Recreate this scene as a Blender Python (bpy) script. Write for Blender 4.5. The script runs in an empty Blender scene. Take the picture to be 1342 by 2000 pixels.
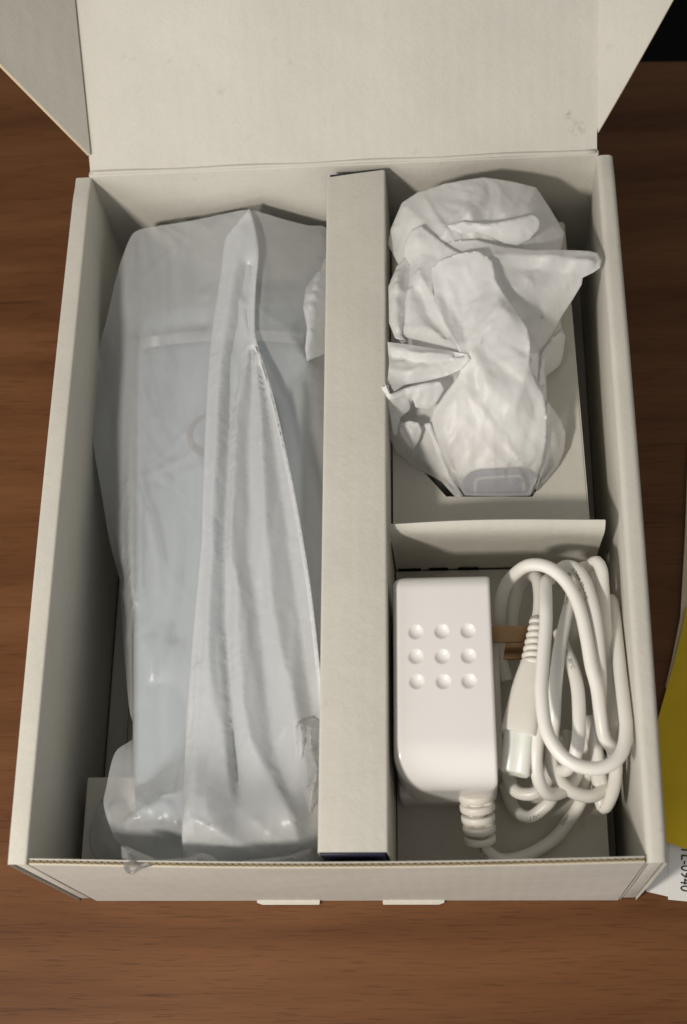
import bpy, bmesh, math, random
import numpy as np
from mathutils import Vector, Matrix, Euler
from mathutils.geometry import delaunay_2d_cdt

# ------------------------------------------------------------------ camera, world, lamps, exposure
S = 0.001                                   # everything below is written in millimetres
scene = bpy.context.scene
COL = scene.collection
CAM_F = 2760.0                              # focal length in photograph pixels (1342 x 2000)
CAM_C = np.array([47.859, -76.855, 608.615])
CAM_E = (0.394893, 0.084134, 0.009436)
cam_d = bpy.data.cameras.new('camera')
cam = bpy.data.objects.new('camera', cam_d); COL.objects.link(cam)
cam.location = [c * S for c in CAM_C]; cam.rotation_euler = CAM_E
cam_d.sensor_fit = 'VERTICAL'; cam_d.sensor_height = 23.6; cam_d.sensor_width = 15.8
cam_d.lens = CAM_F / 2000 * 23.6
cam_d.clip_start = 0.01; cam_d.clip_end = 50
cam_d.dof.use_dof = True; cam_d.dof.focus_distance = 0.575; cam_d.dof.aperture_fstop = 6.3
scene.camera = cam

world = bpy.data.worlds.new('World'); scene.world = world; world.use_nodes = True
wb = world.node_tree.nodes['Background']
wb.inputs[0].default_value = (1.0, 0.97, 0.92, 1); wb.inputs[1].default_value = 0.265

def area_lamp(name, loc, target, size, power, color, size_y=None):
    d = bpy.data.lights.new(name, 'AREA'); o = bpy.data.objects.new(name, d); COL.objects.link(o)
    d.energy = power; d.color = color; d.size = size
    if size_y: d.shape = 'RECTANGLE'; d.size_y = size_y
    else: d.shape = 'DISK'
    o.location = [v * S for v in loc]
    o.rotation_euler = (Vector(target) - Vector(loc)).to_track_quat('-Z', 'Y').to_euler()
    return o
area_lamp('desk_lamp', (-330, -285, 655), (0, 150, 50), 0.085, 4.4, (1.0, 0.925, 0.825))
area_lamp('soft_fill', (-1150, -1500, 900), (0, 100, 50), 1.3, 14, (1.0, 0.98, 0.96), 1.0)  # broad fill lamp added at front left to lift the front wall and shadows

vs = scene.view_settings
vs.view_transform = 'Standard'; vs.look = 'None'; vs.exposure = 0.0; vs.gamma = 1.0; vs.use_curve_mapping = False
scene.cycles.use_denoising = True
scene.cycles.max_bounces = 14; scene.cycles.transparent_max_bounces = 24; scene.cycles.transmission_bounces = 10
scene.cycles.diffuse_bounces = 9

# ------------------------------------------------------------------ helpers
CAM_R = np.array(Euler(CAM_E, 'XYZ').to_matrix())
def P(x, y, z):
    """point of the room (mm) that lies z mm above the table on the line of sight of photograph pixel x, y"""
    d = CAM_R @ np.array([(x - 671) / CAM_F, -(y - 1000) / CAM_F, -1.0])
    return CAM_C + d * ((z - CAM_C[2]) / d[2])

def link(name, me, mat, parent=None):
    o = bpy.data.objects.new(name, me); COL.objects.link(o)
    if mat and not me.materials: me.materials.append(mat)
    if parent: o.parent = parent
    return o
def tag(o, label=None, cat=None, group=None, kind=None):
    if label: o['label'] = label
    if cat: o['category'] = cat
    if group: o['group'] = group
    if kind: o['kind'] = kind
    return o
def thing(name, label, cat, group=None):
    o = bpy.data.objects.new(name, None); COL.objects.link(o); o.empty_display_size = 0.01
    return tag(o, label, cat, group)
def mesh(name, verts, faces, smooth=False):
    me = bpy.data.meshes.new(name)
    me.from_pydata([tuple(float(c) * S for c in v) for v in verts], [], [tuple(int(i) for i in f) for f in faces])
    me.validate(); me.update()
    if smooth: me.polygons.foreach_set('use_smooth', [True] * len(me.polygons))
    return me
def finish(bm, name, smooth_angle=None):
    bmesh.ops.recalc_face_normals(bm, faces=bm.faces)
    me = bpy.data.meshes.new(name)
    bmesh.ops.scale(bm, vec=(S, S, S), verts=bm.verts)
    bm.to_mesh(me); bm.free()
    if smooth_angle is not None:
        me.polygons.foreach_set('use_smooth', [True] * len(me.polygons))
        me.set_sharp_from_angle(angle=math.radians(smooth_angle))
    return me
def box_bm(x0, x1, y0, y1, z0, z1, bev=0.0, seg=2, bm=None):
    own = bmesh.new()
    vs_ = [own.verts.new((x, y, z)) for x in (x0, x1) for y in (y0, y1) for z in (z0, z1)]
    for f in ((0, 1, 3, 2), (4, 6, 7, 5), (0, 4, 5, 1), (2, 3, 7, 6), (0, 2, 6, 4), (1, 5, 7, 3)):
        own.faces.new([vs_[i] for i in f])
    if bev: bmesh.ops.bevel(own, geom=list(own.edges), offset=bev, segments=seg, affect='EDGES', profile=0.5)
    if bm is None: return own
    tmp = bpy.data.meshes.new('tmp'); own.to_mesh(tmp); own.free(); bm.from_mesh(tmp); bpy.data.meshes.remove(tmp)
    return bm
def box(name, mat, parent, x0, x1, y0, y1, z0, z1, bev=0.4, seg=2):
    return link(name, finish(box_bm(x0, x1, y0, y1, z0, z1, bev, seg), name, 40), mat, parent)
def sheet(name, mat, parent, pts, thick, subdiv=None, bend=None):
    """flat polygon (3D points, coplanar) given a thickness along its normal"""
    p = [np.array(q, float) for q in pts]
    n = np.zeros(3)
    for i in range(len(p)): n += np.cross(p[i] - p[0], p[(i + 1) % len(p)] - p[0])
    n /= np.linalg.norm(n)
    bm = bmesh.new()
    a = [bm.verts.new(q) for q in p]; b = [bm.verts.new(q - n * thick) for q in p]
    bm.faces.new(a); bm.faces.new(b[::-1])
    for i in range(len(p)):
        j = (i + 1) % len(p); bm.faces.new((a[i], b[i], b[j], a[j]))
    return link(name, finish(bm, name), mat, parent)

def thicken(bm, t):
    """give an open sheet a thickness t behind its faces"""
    bm.normal_update()
    vs0 = list(bm.verts); fs = list(bm.faces); rim = [e for e in bm.edges if len(e.link_faces) == 1]
    rim = [(e.verts[0], e.verts[1]) if e.link_loops[0].vert is e.verts[0] else (e.verts[1], e.verts[0]) for e in rim]
    cp = {v: bm.verts.new(v.co - v.normal * t) for v in vs0}
    for f in fs: bm.faces.new([cp[v] for v in reversed(f.verts)])
    for a, b in rim: bm.faces.new((b, a, cp[a], cp[b]))
def catmull(pts, step=1.2, closed=False):
    p = np.array(pts, float); n = len(p); out = []
    rng = range(n if closed else n - 1)
    for i in rng:
        if closed: a, b, c, d = p[(i - 1) % n], p[i], p[(i + 1) % n], p[(i + 2) % n]
        else: a, b, c, d = p[max(i - 1, 0)], p[i], p[i + 1], p[min(i + 2, n - 1)]
        m = max(2, int(np.linalg.norm((c - b)[:3]) / step))
        for k in range(m):
            t = k / m
            out.append(0.5 * ((2 * b) + (-a + c) * t + (2 * a - 5 * b + 4 * c - d) * t * t + (-a + 3 * b - 3 * c + d) * t ** 3))
    if not closed: out.append(p[-1])
    return np.array(out)
def frames(c):
    t = np.gradient(c, axis=0); t /= np.linalg.norm(t, axis=1)[:, None] + 1e-9
    n = np.cross(t[0], [0.3, 0.1, 1.0]); n /= np.linalg.norm(n)
    N = []
    for k in range(len(c)):
        n = n - t[k] * (n @ t[k]); n /= np.linalg.norm(n); N.append(n)
    N = np.array(N); return t, N, np.cross(t, N)
def tube_mesh(name, c, r, seg=14, cap=True):
    c = np.asarray(c, float); r = np.broadcast_to(np.asarray(r, float), (len(c),))
    t, N, B = frames(c)
    a = np.arange(seg) * 2 * math.pi / seg
    V = (c[:, None] + r[:, None, None] * (np.cos(a)[None, :, None] * N[:, None] + np.sin(a)[None, :, None] * B[:, None])).reshape(-1, 3)
    F = []
    for i in range(len(c) - 1):
        for j in range(seg):
            k = (j + 1) % seg
            F.append((i * seg + j, i * seg + k, (i + 1) * seg + k, (i + 1) * seg + j))
    V = list(V)
    if cap:
        F.append(tuple(range(seg))[::-1]); F.append(tuple((len(c) - 1) * seg + j for j in range(seg)))
    return mesh(name, V, F, True)

# ------------------------------------------------------------------ materials
def mat_new(name):
    m = bpy.data.materials.new(name); m.use_nodes = True
    nt = m.node_tree; b = nt.nodes['Principled BSDF']
    return m, nt, b
def N(nt, typ, **kw):
    n = nt.nodes.new(typ)
    for k, v in kw.items():
        if k.startswith('i_'): n.inputs[k[2:].replace('_', ' ')].default_value = v
        else: setattr(n, k, v)
    return n
def ramp(nt, stops):
    r = nt.nodes.new('ShaderNodeValToRGB')
    while len(r.color_ramp.elements) < len(stops): r.color_ramp.elements.new(0.5)
    for e, (p, c) in zip(r.color_ramp.elements, stops):
        e.position = p; e.color = (c[0], c[1], c[2], 1)
    return r
def plain(name, col, rough=0.5, spec=0.5, metal=0.0, noise=0.03, coat=0.0, sss=0.0):
    m, nt, b = mat_new(name); L = nt.links.new
    tc = N(nt, 'ShaderNodeTexCoord'); nz = N(nt, 'ShaderNodeTexNoise'); nz.inputs['Scale'].default_value = 60; nz.inputs['Detail'].default_value = 5
    L(tc.outputs['Object'], nz.inputs['Vector'])
    r = ramp(nt, [(0.3, [c * (1 - noise) for c in col]), (0.7, [min(1, c * (1 + noise)) for c in col])])
    L(nz.outputs['Fac'], r.inputs['Fac']); L(r.outputs['Color'], b.inputs['Base Color'])
    b.inputs['Roughness'].default_value = rough; b.inputs['Specular IOR Level'].default_value = spec
    b.inputs['Metallic'].default_value = metal; b.inputs['Coat Weight'].default_value = coat
    if sss:
        b.inputs['Subsurface Weight'].default_value = sss; b.inputs['Subsurface Scale'].default_value = 0.003
    return m
def cardboard(name, col, flute='Y', smudges=()):
    m, nt, b = mat_new(name); L = nt.links.new
    tc = N(nt, 'ShaderNodeTexCoord')
    n1 = N(nt, 'ShaderNodeTexNoise'); n1.inputs['Scale'].default_value = 16; n1.inputs['Detail'].default_value = 6; n1.inputs['Roughness'].default_value = 0.6
    n2 = N(nt, 'ShaderNodeTexNoise'); n2.inputs['Scale'].default_value = 900; n2.inputs['Detail'].default_value = 3
    n3 = N(nt, 'ShaderNodeTexNoise'); n3.inputs['Scale'].default_value = 150; n3.inputs['Detail'].default_value = 2
    for n in (n1, n2, n3): L(tc.outputs['Object'], n.inputs['Vector'])
    r1 = ramp(nt, [(0.30, [c * 0.93 for c in col]), (0.72, [min(1, c * 1.04) for c in col])]); L(n1.outputs['Fac'], r1.inputs['Fac'])
    r2 = ramp(nt, [(0.16, (0.84, 0.82, 0.78)), (0.30, (1, 1, 1))]); L(n3.outputs['Fac'], r2.inputs['Fac'])   # scarce grey specks in the liner
    r3 = ramp(nt, [(0.3, (0.955, 0.955, 0.955)), (0.7, (1, 1, 1))]); L(n2.outputs['Fac'], r3.inputs['Fac'])
    mx = N(nt, 'ShaderNodeMix', data_type='RGBA', blend_type='MULTIPLY'); mx.inputs['Factor'].default_value = 1
    L(r1.outputs['Color'], mx.inputs['A']); L(r2.outputs['Color'], mx.inputs['B'])
    mx2 = N(nt, 'ShaderNodeMix', data_type='RGBA', blend_type='MULTIPLY'); mx2.inputs['Factor'].default_value = 1
    L(mx.outputs['Result'], mx2.inputs['A']); L(r3.outputs['Color'], mx2.inputs['B'])
    last = mx2.outputs['Result']
    for (px, py, pz), rad, dark in smudges:                # grubby finger marks
        vd = N(nt, 'ShaderNodeVectorMath', operation='DISTANCE'); vd.inputs[1].default_value = (px * S, py * S, pz * S); L(tc.outputs['Object'], vd.inputs[0])
        mr = N(nt, 'ShaderNodeMapRange'); mr.inputs['From Max'].default_value = rad * S; mr.inputs['To Min'].default_value = 1; mr.inputs['To Max'].default_value = 0
        L(vd.outputs['Value'], mr.inputs['Value'])
        ml = N(nt, 'ShaderNodeMath', operation='MULTIPLY'); L(mr.outputs['Result'], ml.inputs[0])
        sn = N(nt, 'ShaderNodeTexNoise'); sn.inputs['Scale'].default_value = 420; sn.inputs['Detail'].default_value = 5; L(tc.outputs['Object'], sn.inputs['Vector'])
        sr = ramp(nt, [(0.42, (0, 0, 0)), (0.66, (1, 1, 1))]); L(sn.outputs['Fac'], sr.inputs['Fac']); L(sr.outputs['Color'], ml.inputs[1])
        sx = N(nt, 'ShaderNodeMix', data_type='RGBA', blend_type='MULTIPLY'); L(ml.outputs['Value'], sx.inputs['Factor']); L(last, sx.inputs['A']); sx.inputs['B'].default_value = (dark, dark * 0.97, dark * 0.9, 1)
        last = sx.outputs['Result']
    L(last, b.inputs['Base Color'])
    b.inputs['Roughness'].default_value = 0.62; b.inputs['Specular IOR Level'].default_value = 0.35
    wv = N(nt, 'ShaderNodeTexWave', wave_type='BANDS', bands_direction=flute); wv.inputs['Scale'].default_value = 52; wv.inputs['Distortion'].default_value = 0.6
    wv.inputs['Detail'].default_value = 1
    L(tc.outputs['Object'], wv.inputs['Vector'])
    bp = N(nt, 'ShaderNodeBump'); bp.inputs['Strength'].default_value = 0.05; bp.inputs['Distance'].default_value = 0.0006
    L(wv.outputs['Fac'], bp.inputs['Height'])
    bp2 = N(nt, 'ShaderNodeBump'); bp2.inputs['Strength'].default_value = 0.12; bp2.inputs['Distance'].default_value = 0.0005
    L(n2.outputs['Fac'], bp2.inputs['Height']); L(bp.outputs['Normal'], bp2.inputs['Normal'])
    bp3 = N(nt, 'ShaderNodeBump'); bp3.inputs['Strength'].default_value = 0.25; bp3.inputs['Distance'].default_value = 0.006
    L(n1.outputs['Fac'], bp3.inputs['Height']); L(bp2.outputs['Normal'], bp3.inputs['Normal'])
    L(bp3.outputs['Normal'], b.inputs['Normal'])
    return m
def walnut(name):
    m, nt, b = mat_new(name); L = nt.links.new
    tc = N(nt, 'ShaderNodeTexCoord')
    mp = N(nt, 'ShaderNodeMapping'); mp.inputs['Scale'].default_value = (4.0, 48.0, 20.0); mp.inputs['Rotation'].default_value = (0, 0, math.radians(4))
    L(tc.outputs['Object'], mp.inputs['Vector'])
    warp = N(nt, 'ShaderNodeTexNoise'); warp.inputs['Scale'].default_value = 5.0; warp.inputs['Detail'].default_value = 3
    L(tc.outputs['Object'], warp.inputs['Vector'])
    ad = N(nt, 'ShaderNodeVectorMath', operation='MULTIPLY_ADD')
    ad.inputs[1].default_value = (0.5, 1.3, 0.5)
    L(warp.outputs['Color'], ad.inputs[0]); L(mp.outputs['Vector'], ad.inputs[2])
    g1 = N(nt, 'ShaderNodeTexNoise'); g1.inputs['Scale'].default_value = 1.0; g1.inputs['Detail'].default_value = 8; g1.inputs['Roughness'].default_value = 0.62
    L(ad.outputs['Vector'], g1.inputs['Vector'])
    base = ramp(nt, [(0.26, (0.080, 0.029, 0.0092)), (0.44, (0.124, 0.048, 0.0165)), (0.58, (0.154, 0.063, 0.023)), (0.76, (0.186, 0.081, 0.032))])
    L(g1.outputs['Fac'], base.inputs['Fac'])
    # fine dark pores, short dashes along the grain
    mp2 = N(nt, 'ShaderNodeMapping'); mp2.inputs['Scale'].default_value = (62, 1050, 500); mp2.inputs['Rotation'].default_value = (0, 0, math.radians(5))
    L(tc.outputs['Object'], mp2.inputs['Vector'])
    g2 = N(nt, 'ShaderNodeTexNoise'); g2.inputs['Scale'].default_value = 1.0; g2.inputs['Detail'].default_value = 2
    L(mp2.outputs['Vector'], g2.inputs['Vector'])
    pr = ramp(nt, [(0.30, (0.42, 0.36, 0.32)), (0.45, (1, 1, 1))]); L(g2.outputs['Fac'], pr.inputs['Fac'])
    mp3 = N(nt, 'ShaderNodeMapping'); mp3.inputs['Scale'].default_value = (11, 330, 160); mp3.inputs['Rotation'].default_value = (0, 0, math.radians(5))
    L(tc.outputs['Object'], mp3.inputs['Vector'])
    g3 = N(nt, 'ShaderNodeTexNoise'); g3.inputs['Scale'].default_value = 1.0; g3.inputs['Detail'].default_value = 3
    L(mp3.outputs['Vector'], g3.inputs['Vector'])
    pr3 = ramp(nt, [(0.27, (0.36, 0.30, 0.26)), (0.36, (1, 1, 1))]); L(g3.outputs['Fac'], pr3.inputs['Fac'])
    mx = N(nt, 'ShaderNodeMix', data_type='RGBA', blend_type='MULTIPLY'); mx.inputs['Factor'].default_value = 0.5
    L(base.outputs['Color'], mx.inputs['A']); L(pr.outputs['Color'], mx.inputs['B'])
    mx3 = N(nt, 'ShaderNodeMix', data_type='RGBA', blend_type='MULTIPLY'); mx3.inputs['Factor'].default_value = 0.65
    L(mx.outputs['Result'], mx3.inputs['A']); L(pr3.outputs['Color'], mx3.inputs['B'])
    L(mx3.outputs['Result'], b.inputs['Base Color'])
    b.inputs['Roughness'].default_value = 0.5; b.inputs['Specular IOR Level'].default_value = 0.22
    bp = N(nt, 'ShaderNodeBump'); bp.inputs['Strength'].default_value = 0.2; bp.inputs['Distance'].default_value = 0.0003
    L(pr.outputs['Color'], bp.inputs['Height']); L(bp.outputs['Normal'], b.inputs['Normal'])
    return m
def film_mat(name, clear, col, gloss_rough=0.32, back=0.5, cling=None):
    """thin milky polythene: part clear, part scattering on both sides, weak sheen"""
    m = bpy.data.materials.new(name); m.use_nodes = True; nt = m.node_tree; nt.nodes.clear(); L = nt.links.new
    out = N(nt, 'ShaderNodeOutputMaterial')
    tc = N(nt, 'ShaderNodeTexCoord')
    nz = N(nt, 'ShaderNodeTexNoise'); nz.inputs['Scale'].default_value = 120; nz.inputs['Detail'].default_value = 6; nz.inputs['Roughness'].default_value = 0.6
    L(tc.outputs['Object'], nz.inputs['Vector'])
    bp = N(nt, 'ShaderNodeBump'); bp.inputs['Strength'].default_value = 0.04; bp.inputs['Distance'].default_value = 0.0005
    L(nz.outputs['Fac'], bp.inputs['Height'])
    di = N(nt, 'ShaderNodeBsdfDiffuse'); di.inputs['Color'].default_value = (*col, 1)
    tl = N(nt, 'ShaderNodeBsdfTranslucent'); tl.inputs['Color'].default_value = (*col, 1)
    tr = N(nt, 'ShaderNodeBsdfTransparent'); tr.inputs['Color'].default_value = (0.97, 0.975, 0.98, 1)
    gl = N(nt, 'ShaderNodeBsdfGlossy'); gl.inputs['Roughness'].default_value = gloss_rough
    for n in (di, tl, gl): L(bp.outputs['Normal'], n.inputs['Normal'])
    a = N(nt, 'ShaderNodeMixShader'); a.inputs[0].default_value = back
    L(di.outputs[0], a.inputs[1]); L(tl.outputs[0], a.inputs[2])
    c = N(nt, 'ShaderNodeMixShader'); c.inputs[0].default_value = clear
    if cling:                                   # where the film clings to the end of the dock it goes clear
        sp = N(nt, 'ShaderNodeSeparateXYZ'); L(tc.outputs['Object'], sp.inputs[0])
        mr = N(nt, 'ShaderNodeMapRange'); L(sp.outputs['Y'], mr.inputs['Value'])
        mr.inputs['From Min'].default_value = 0.160; mr.inputs['From Max'].default_value = 0.174; mr.inputs['To Min'].default_value = cling; mr.inputs['To Max'].default_value = clear
        L(mr.outputs['Result'], c.inputs[0])
    L(a.outputs[0], c.inputs[1]); L(tr.outputs[0], c.inputs[2])
    fr = N(nt, 'ShaderNodeFresnel'); fr.inputs['IOR'].default_value = 1.42; L(bp.outputs['Normal'], fr.inputs['Normal'])
    g = N(nt, 'ShaderNodeMixShader'); L(fr.outputs[0], g.inputs[0]); L(c.outputs[0], g.inputs[1]); L(gl.outputs[0], g.inputs[2])
    L(g.outputs[0], out.inputs['Surface'])
    return m

M = {}
M['card'] = cardboard('white_cardboard', (0.607, 0.587, 0.528), 'X')
M['card_in'] = cardboard('insert_cardboard', (0.597, 0.577, 0.518), 'X')
M['card_lid'] = cardboard('lid_cardboard', (0.607, 0.587, 0.528), 'X', (((102.3, 307.2, 107.4), 4.5, 0.45), ((98.4, 311.6, 111.2), 3.0, 0.6), ((-44.7, 332.1, 129.0), 1.0, 0.35)))
M['kraft'] = plain('kraft_flute', (0.34, 0.27, 0.18), 0.85, 0.2, noise=0.15)
M['liner'] = plain('cut_liner', (0.66, 0.57, 0.40), 0.8, 0.2, noise=0.08)
M['navy'] = plain('navy_print', (0.016, 0.018, 0.045), 0.5, 0.4, noise=0.1)
M['wood'] = walnut('walnut_laminate')
M['dark'] = plain('dark_floor', (0.004, 0.004, 0.005), 0.9, 0.1, noise=0.2)
M['plastic'] = plain('white_abs', (0.80, 0.78, 0.768), 0.2, 0.45, noise=0.01)
M['plastic_low'] = plain('white_abs_satin', (0.80, 0.77, 0.745), 0.35, 0.4, noise=0.01)
M['cable'] = plain('white_pvc', (0.78, 0.765, 0.72), 0.34, 0.45, noise=0.015)
M['relief'] = plain('white_soft_pvc', (0.77, 0.745, 0.69), 0.42, 0.4, noise=0.015)
M['metal'] = plain('prong_wood_reflection', (0.40, 0.25, 0.13), 0.32, 0.5, metal=0.9, noise=0.05)  # brown of the reflected wood is put into the metal colour
M['ink'] = plain('black_ink', (0.02, 0.02, 0.025), 0.6, 0.3)
M['ink_grey'] = plain('faded_ink', (0.16, 0.16, 0.17), 0.6, 0.3)
M['paper'] = plain('white_paper', (0.74, 0.735, 0.72), 0.75, 0.25, noise=0.015)
M['yellow'] = plain('yellow_card', (0.70, 0.50, 0.018), 0.6, 0.3, noise=0.05)
M['blue'] = plain('pale_blue_abs', (0.36, 0.44, 0.49), 0.16, 0.5, noise=0.02)
M['ring'] = plain('dark_ring', (0.12, 0.075, 0.08), 0.35, 0.4)
M['lavender'] = plain('grey_panel', (0.30, 0.30, 0.37), 0.3, 0.4)
M['panel_rim'] = plain('pale_rim', (0.55, 0.55, 0.57), 0.3, 0.4)
M['band'] = plain('white_band', (0.96, 0.96, 0.95), 0.3, 0.5, noise=0.01)
M['white_dev'] = plain('white_gloss', (0.90, 0.885, 0.86), 0.25, 0.45, noise=0.01)
M['cap'] = plain('clear_cap', (0.80, 0.815, 0.775), 0.3, 0.5, sss=0.3)
M['film'] = film_mat('milky_film', 0.47, (0.945, 0.97, 1.0), 0.34, 0.36)
M['film_layer'] = film_mat('milky_film_layer', 0.34, (0.955, 0.975, 1.0), 0.34, 0.38)
M['film2'] = film_mat('white_film', 0.15, (0.998, 0.996, 0.99), 0.42, 0.40, 0.66)

# ------------------------------------------------------------------ setting
def tbl():
    a, b = np.array([-193.4, 449.4]), np.array([162.3, 431.3])
    d = (b - a) / np.linalg.norm(b - a)
    l, r = a - d * 700, b + d * 700
    n = np.array([d[1], -d[0]]) * 1100
    pts = [(l[0], l[1]), (r[0], r[1]), (r[0] + n[0], r[1] + n[1]), (l[0] + n[0], l[1] + n[1])]
    bm = bmesh.new()
    t = [bm.verts.new((*q, 0)) for q in pts]; u = [bm.verts.new((*q, -25)) for q in pts]
    bm.faces.new(t[::-1]); bm.faces.new(u)
    for i in range(4): j = (i + 1) % 4; bm.faces.new((t[i], t[j], u[j], u[i]))
    bmesh.ops.bevel(bm, geom=list(bm.edges), offset=1.5, segments=3, affect='EDGES')
    o = link('table', finish(bm, 'table', 40), M['wood']); tag(o, kind='structure')
tbl()
fl = link('floor', mesh('floor', [(-4000, -4000, -740), (4000, -4000, -740), (4000, 4000, -740), (-4000, 4000, -740)], [(0, 1, 2, 3)]), M['dark'])
tag(fl, kind='structure')

# ------------------------------------------------------------------ the open mailer box
W, D, H = 235.0, 301.5, 101.5
bx = thing('cardboard_box', 'open white cardboard mailer box holding bagged devices and a charger, on the wooden table', 'box')
xi = 110.3                                    # inner face of the side walls
def side_wall(sgn):
    """rolled-over double wall: outer leaf, rounded top, inner leaf with a cut rear corner"""
    bm = bmesh.new()
    rows = []
    nY = 60
    for k in range(nY + 1):
        y = 0.3 + (D - 3.5) * k / nY
        bow = 1.1 * math.sin(math.pi * k / nY)                          # walls belly a little
        top = H - 1.3 * math.exp(-((y - 296) / 5.0) ** 2) - (1.0 if sgn > 0 else 0.3) * math.exp(-(y / 6.0) ** 2)
        prof = []
        xo, xn = W / 2 + bow * 0.8, xi + bow * 0.2
        cut = 0.0
        back = y - (D - 3.5 - 22)
        if back > 0: cut = 24 * (back / 22) ** 2.2                      # inner leaf drops away towards the hinge
        r = 1.0 if sgn < 0 else 2.4
        prof.append((xo - 0.5, 0)); prof.append((xo, top * 0.5)); prof.append((xo, top - r))
        for q in range(1, 4):
            a = q * math.pi / 8; prof.append((xo - r + r * math.cos(a), top - r + r * math.sin(a)))
        prof.append((xo - r, top)); prof.append((xn + r, top))
        for q in range(1, 4):
            a = q * math.pi / 8; prof.append((xn + r - r * math.sin(a), top - r + r * math.cos(a)))
        prof.append((xn, top - r)); prof.append((xn + 0.4, top * 0.5)); prof.append((xn, 1.6))
        rows.append([bm.verts.new((sgn * a, y, b)) for a, b in prof])
    for i in range(nY):
        for j in range(len(rows[0]) - 1):
            bm.faces.new((rows[i][j], rows[i][j + 1], rows[i + 1][j + 1], rows[i + 1][j]))
    return link('side_wall', finish(bm, 'side_wall', 50), M['card'], bx)
side_wall(-1); side_wall(1)
def wall_end(sgn):
    """front end of a side wall: the folded end leaves, seen edge-on at the box corner"""
    p = box_bm(min(sgn * 111.2, sgn * 116.6), max(sgn * 111.2, sgn * 116.6), 1.3, 3.0, 1, H - 2.6, 0.4, 2)
    e = link('wall_end', finish(p, 'wall_end', 40), M['card'], bx)
    return e
wall_end(-1); wall_end(1)
def front_wall():
    root = None
    n = 80; x0, x1 = -109.6, 109.6
    def bow(u): return -1.6 * math.sin(math.pi * u)
    def leaf(name, off, z1, mat, parent, th=0.45):
        bm = bmesh.new(); R = []
        for k in range(n + 1):
            u = k / n; x = x0 + (x1 - x0) * u; b = bow(u)
            q = []
            for y_, z_ in ((off, 0.4), (off + b * 0.5, H * 0.5), (off + b, z1), (off + b + th, z1), (off + b * 0.5 + th, H * 0.5), (off + th, 0.4)):
                q.append(bm.verts.new((x, y_, z_)))
            R.append(q)
        for k in range(n):
            for j in range(6): bm.faces.new((R[k][j], R[k][(j + 1) % 6], R[k + 1][(j + 1) % 6], R[k + 1][j]))
        bm.faces.new(R[0]); bm.faces.new(R[-1][::-1])
        return link(name, finish(bm, name, 30), mat, parent)
    outer = leaf('front_wall', 0.3, H - 1.2, M['card'], bx, 0.35)
    leaf('cut_edge', 0.68, H - 1.1, M['liner'], outer, 0.3)
    leaf('inner_liner', 2.1, H - 1.0, M['card'], outer)
    # corrugated flute between the liners
    bm = bmesh.new(); per = 2.5; m = int((x1 - x0) / per * 8); R = []
    for k in range(m + 1):
        x = x0 + (x1 - x0) * k / m; u = k / m
        w = 1.52 + 0.42 * math.sin(2 * math.pi * (x - x0) / per) + bow(u)
        R.append([bm.verts.new((x, w - 0.13, H - 5)), bm.verts.new((x, w - 0.13, H - 1.05)), bm.verts.new((x, w + 0.13, H - 1.05)), bm.verts.new((x, w + 0.13, H - 5))])
    for k in range(m):
        for j in range(4): bm.faces.new((R[k][j], R[k][(j + 1) % 4], R[k + 1][(j + 1) % 4], R[k + 1][j]))
    link('flute', finish(bm, 'flute', 30), M['kraft'], outer)
    leaf('core', 1.05, H - 1.9, M['kraft'], outer, 0.95)
    return outer
front_wall()
box('bottom_panel', M['card'], bx, -110, 110, 3.4, D - 3.4, 0.3, 1.5, 0.2)
bw = box('back_wall', M['card'], bx, -111.5, 111.5, D - 3.2, D - 0.4, 0.3, H - 0.2, 0.8, 3)
# tuck tabs poking out under the front wall
for a, b, c in ((503, 625, 1), (748, 868, -1)):
    y0 = 1761
    p0, p1 = P(a, y0, 1.0), P(b, y0, 1.0)
    x0_, x1_ = p0[0], p1[0]
    cl, cr = (2.2, 0.2) if c > 0 else (0.2, 2.2)
    sheet('tuck_tab', M['card'], bx, [(x0_, 1.5, 1.5), (x1_, 1.5, 1.5), (x1_, -0.7, 1.3), (x1_ - cr, -1.5, 1.25), (x0_ + cl, -1.5, 1.25), (x0_, -0.7, 1.3)], 0.9)

# lid, leaning back from the hinge, with its two side flaps
LT = math.radians(49)
lu = np.array([0, math.sin(LT), math.cos(LT)]); ln = np.array([0, -math.cos(LT), math.sin(LT)])
HB = np.array([0, D - 1.2, H - 0.1])
def lid_panel():
    bm = bmesh.new(); nx, ny = 30, 40; G = []
    L_ = 292.0
    for j in range(ny + 1):
        t = L_ * j / ny; row = []
        for i in range(nx + 1):
            u = i / nx
            half = 110.6 if t < 9 else 111.6
            p = HB + np.array([(u - 0.5) * 2 * half, 0, 0]) + lu * t
            p = p + ln * (1.3 * math.sin(math.pi * u) * math.sin(math.pi * min(1, t / 150 + 0.1)) + 0.4 * math.exp(-t / 3.0))
            row.append(bm.verts.new(p))
        G.append(row)
    for j in range(ny):
        for i in range(nx): bm.faces.new((G[j][i], G[j][i + 1], G[j + 1][i + 1], G[j + 1][i]))
    thicken(bm, 2.6)
    return link('lid', finish(bm, 'lid', 40), M['card_lid'], bx)
lid = lid_panel()
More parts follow.
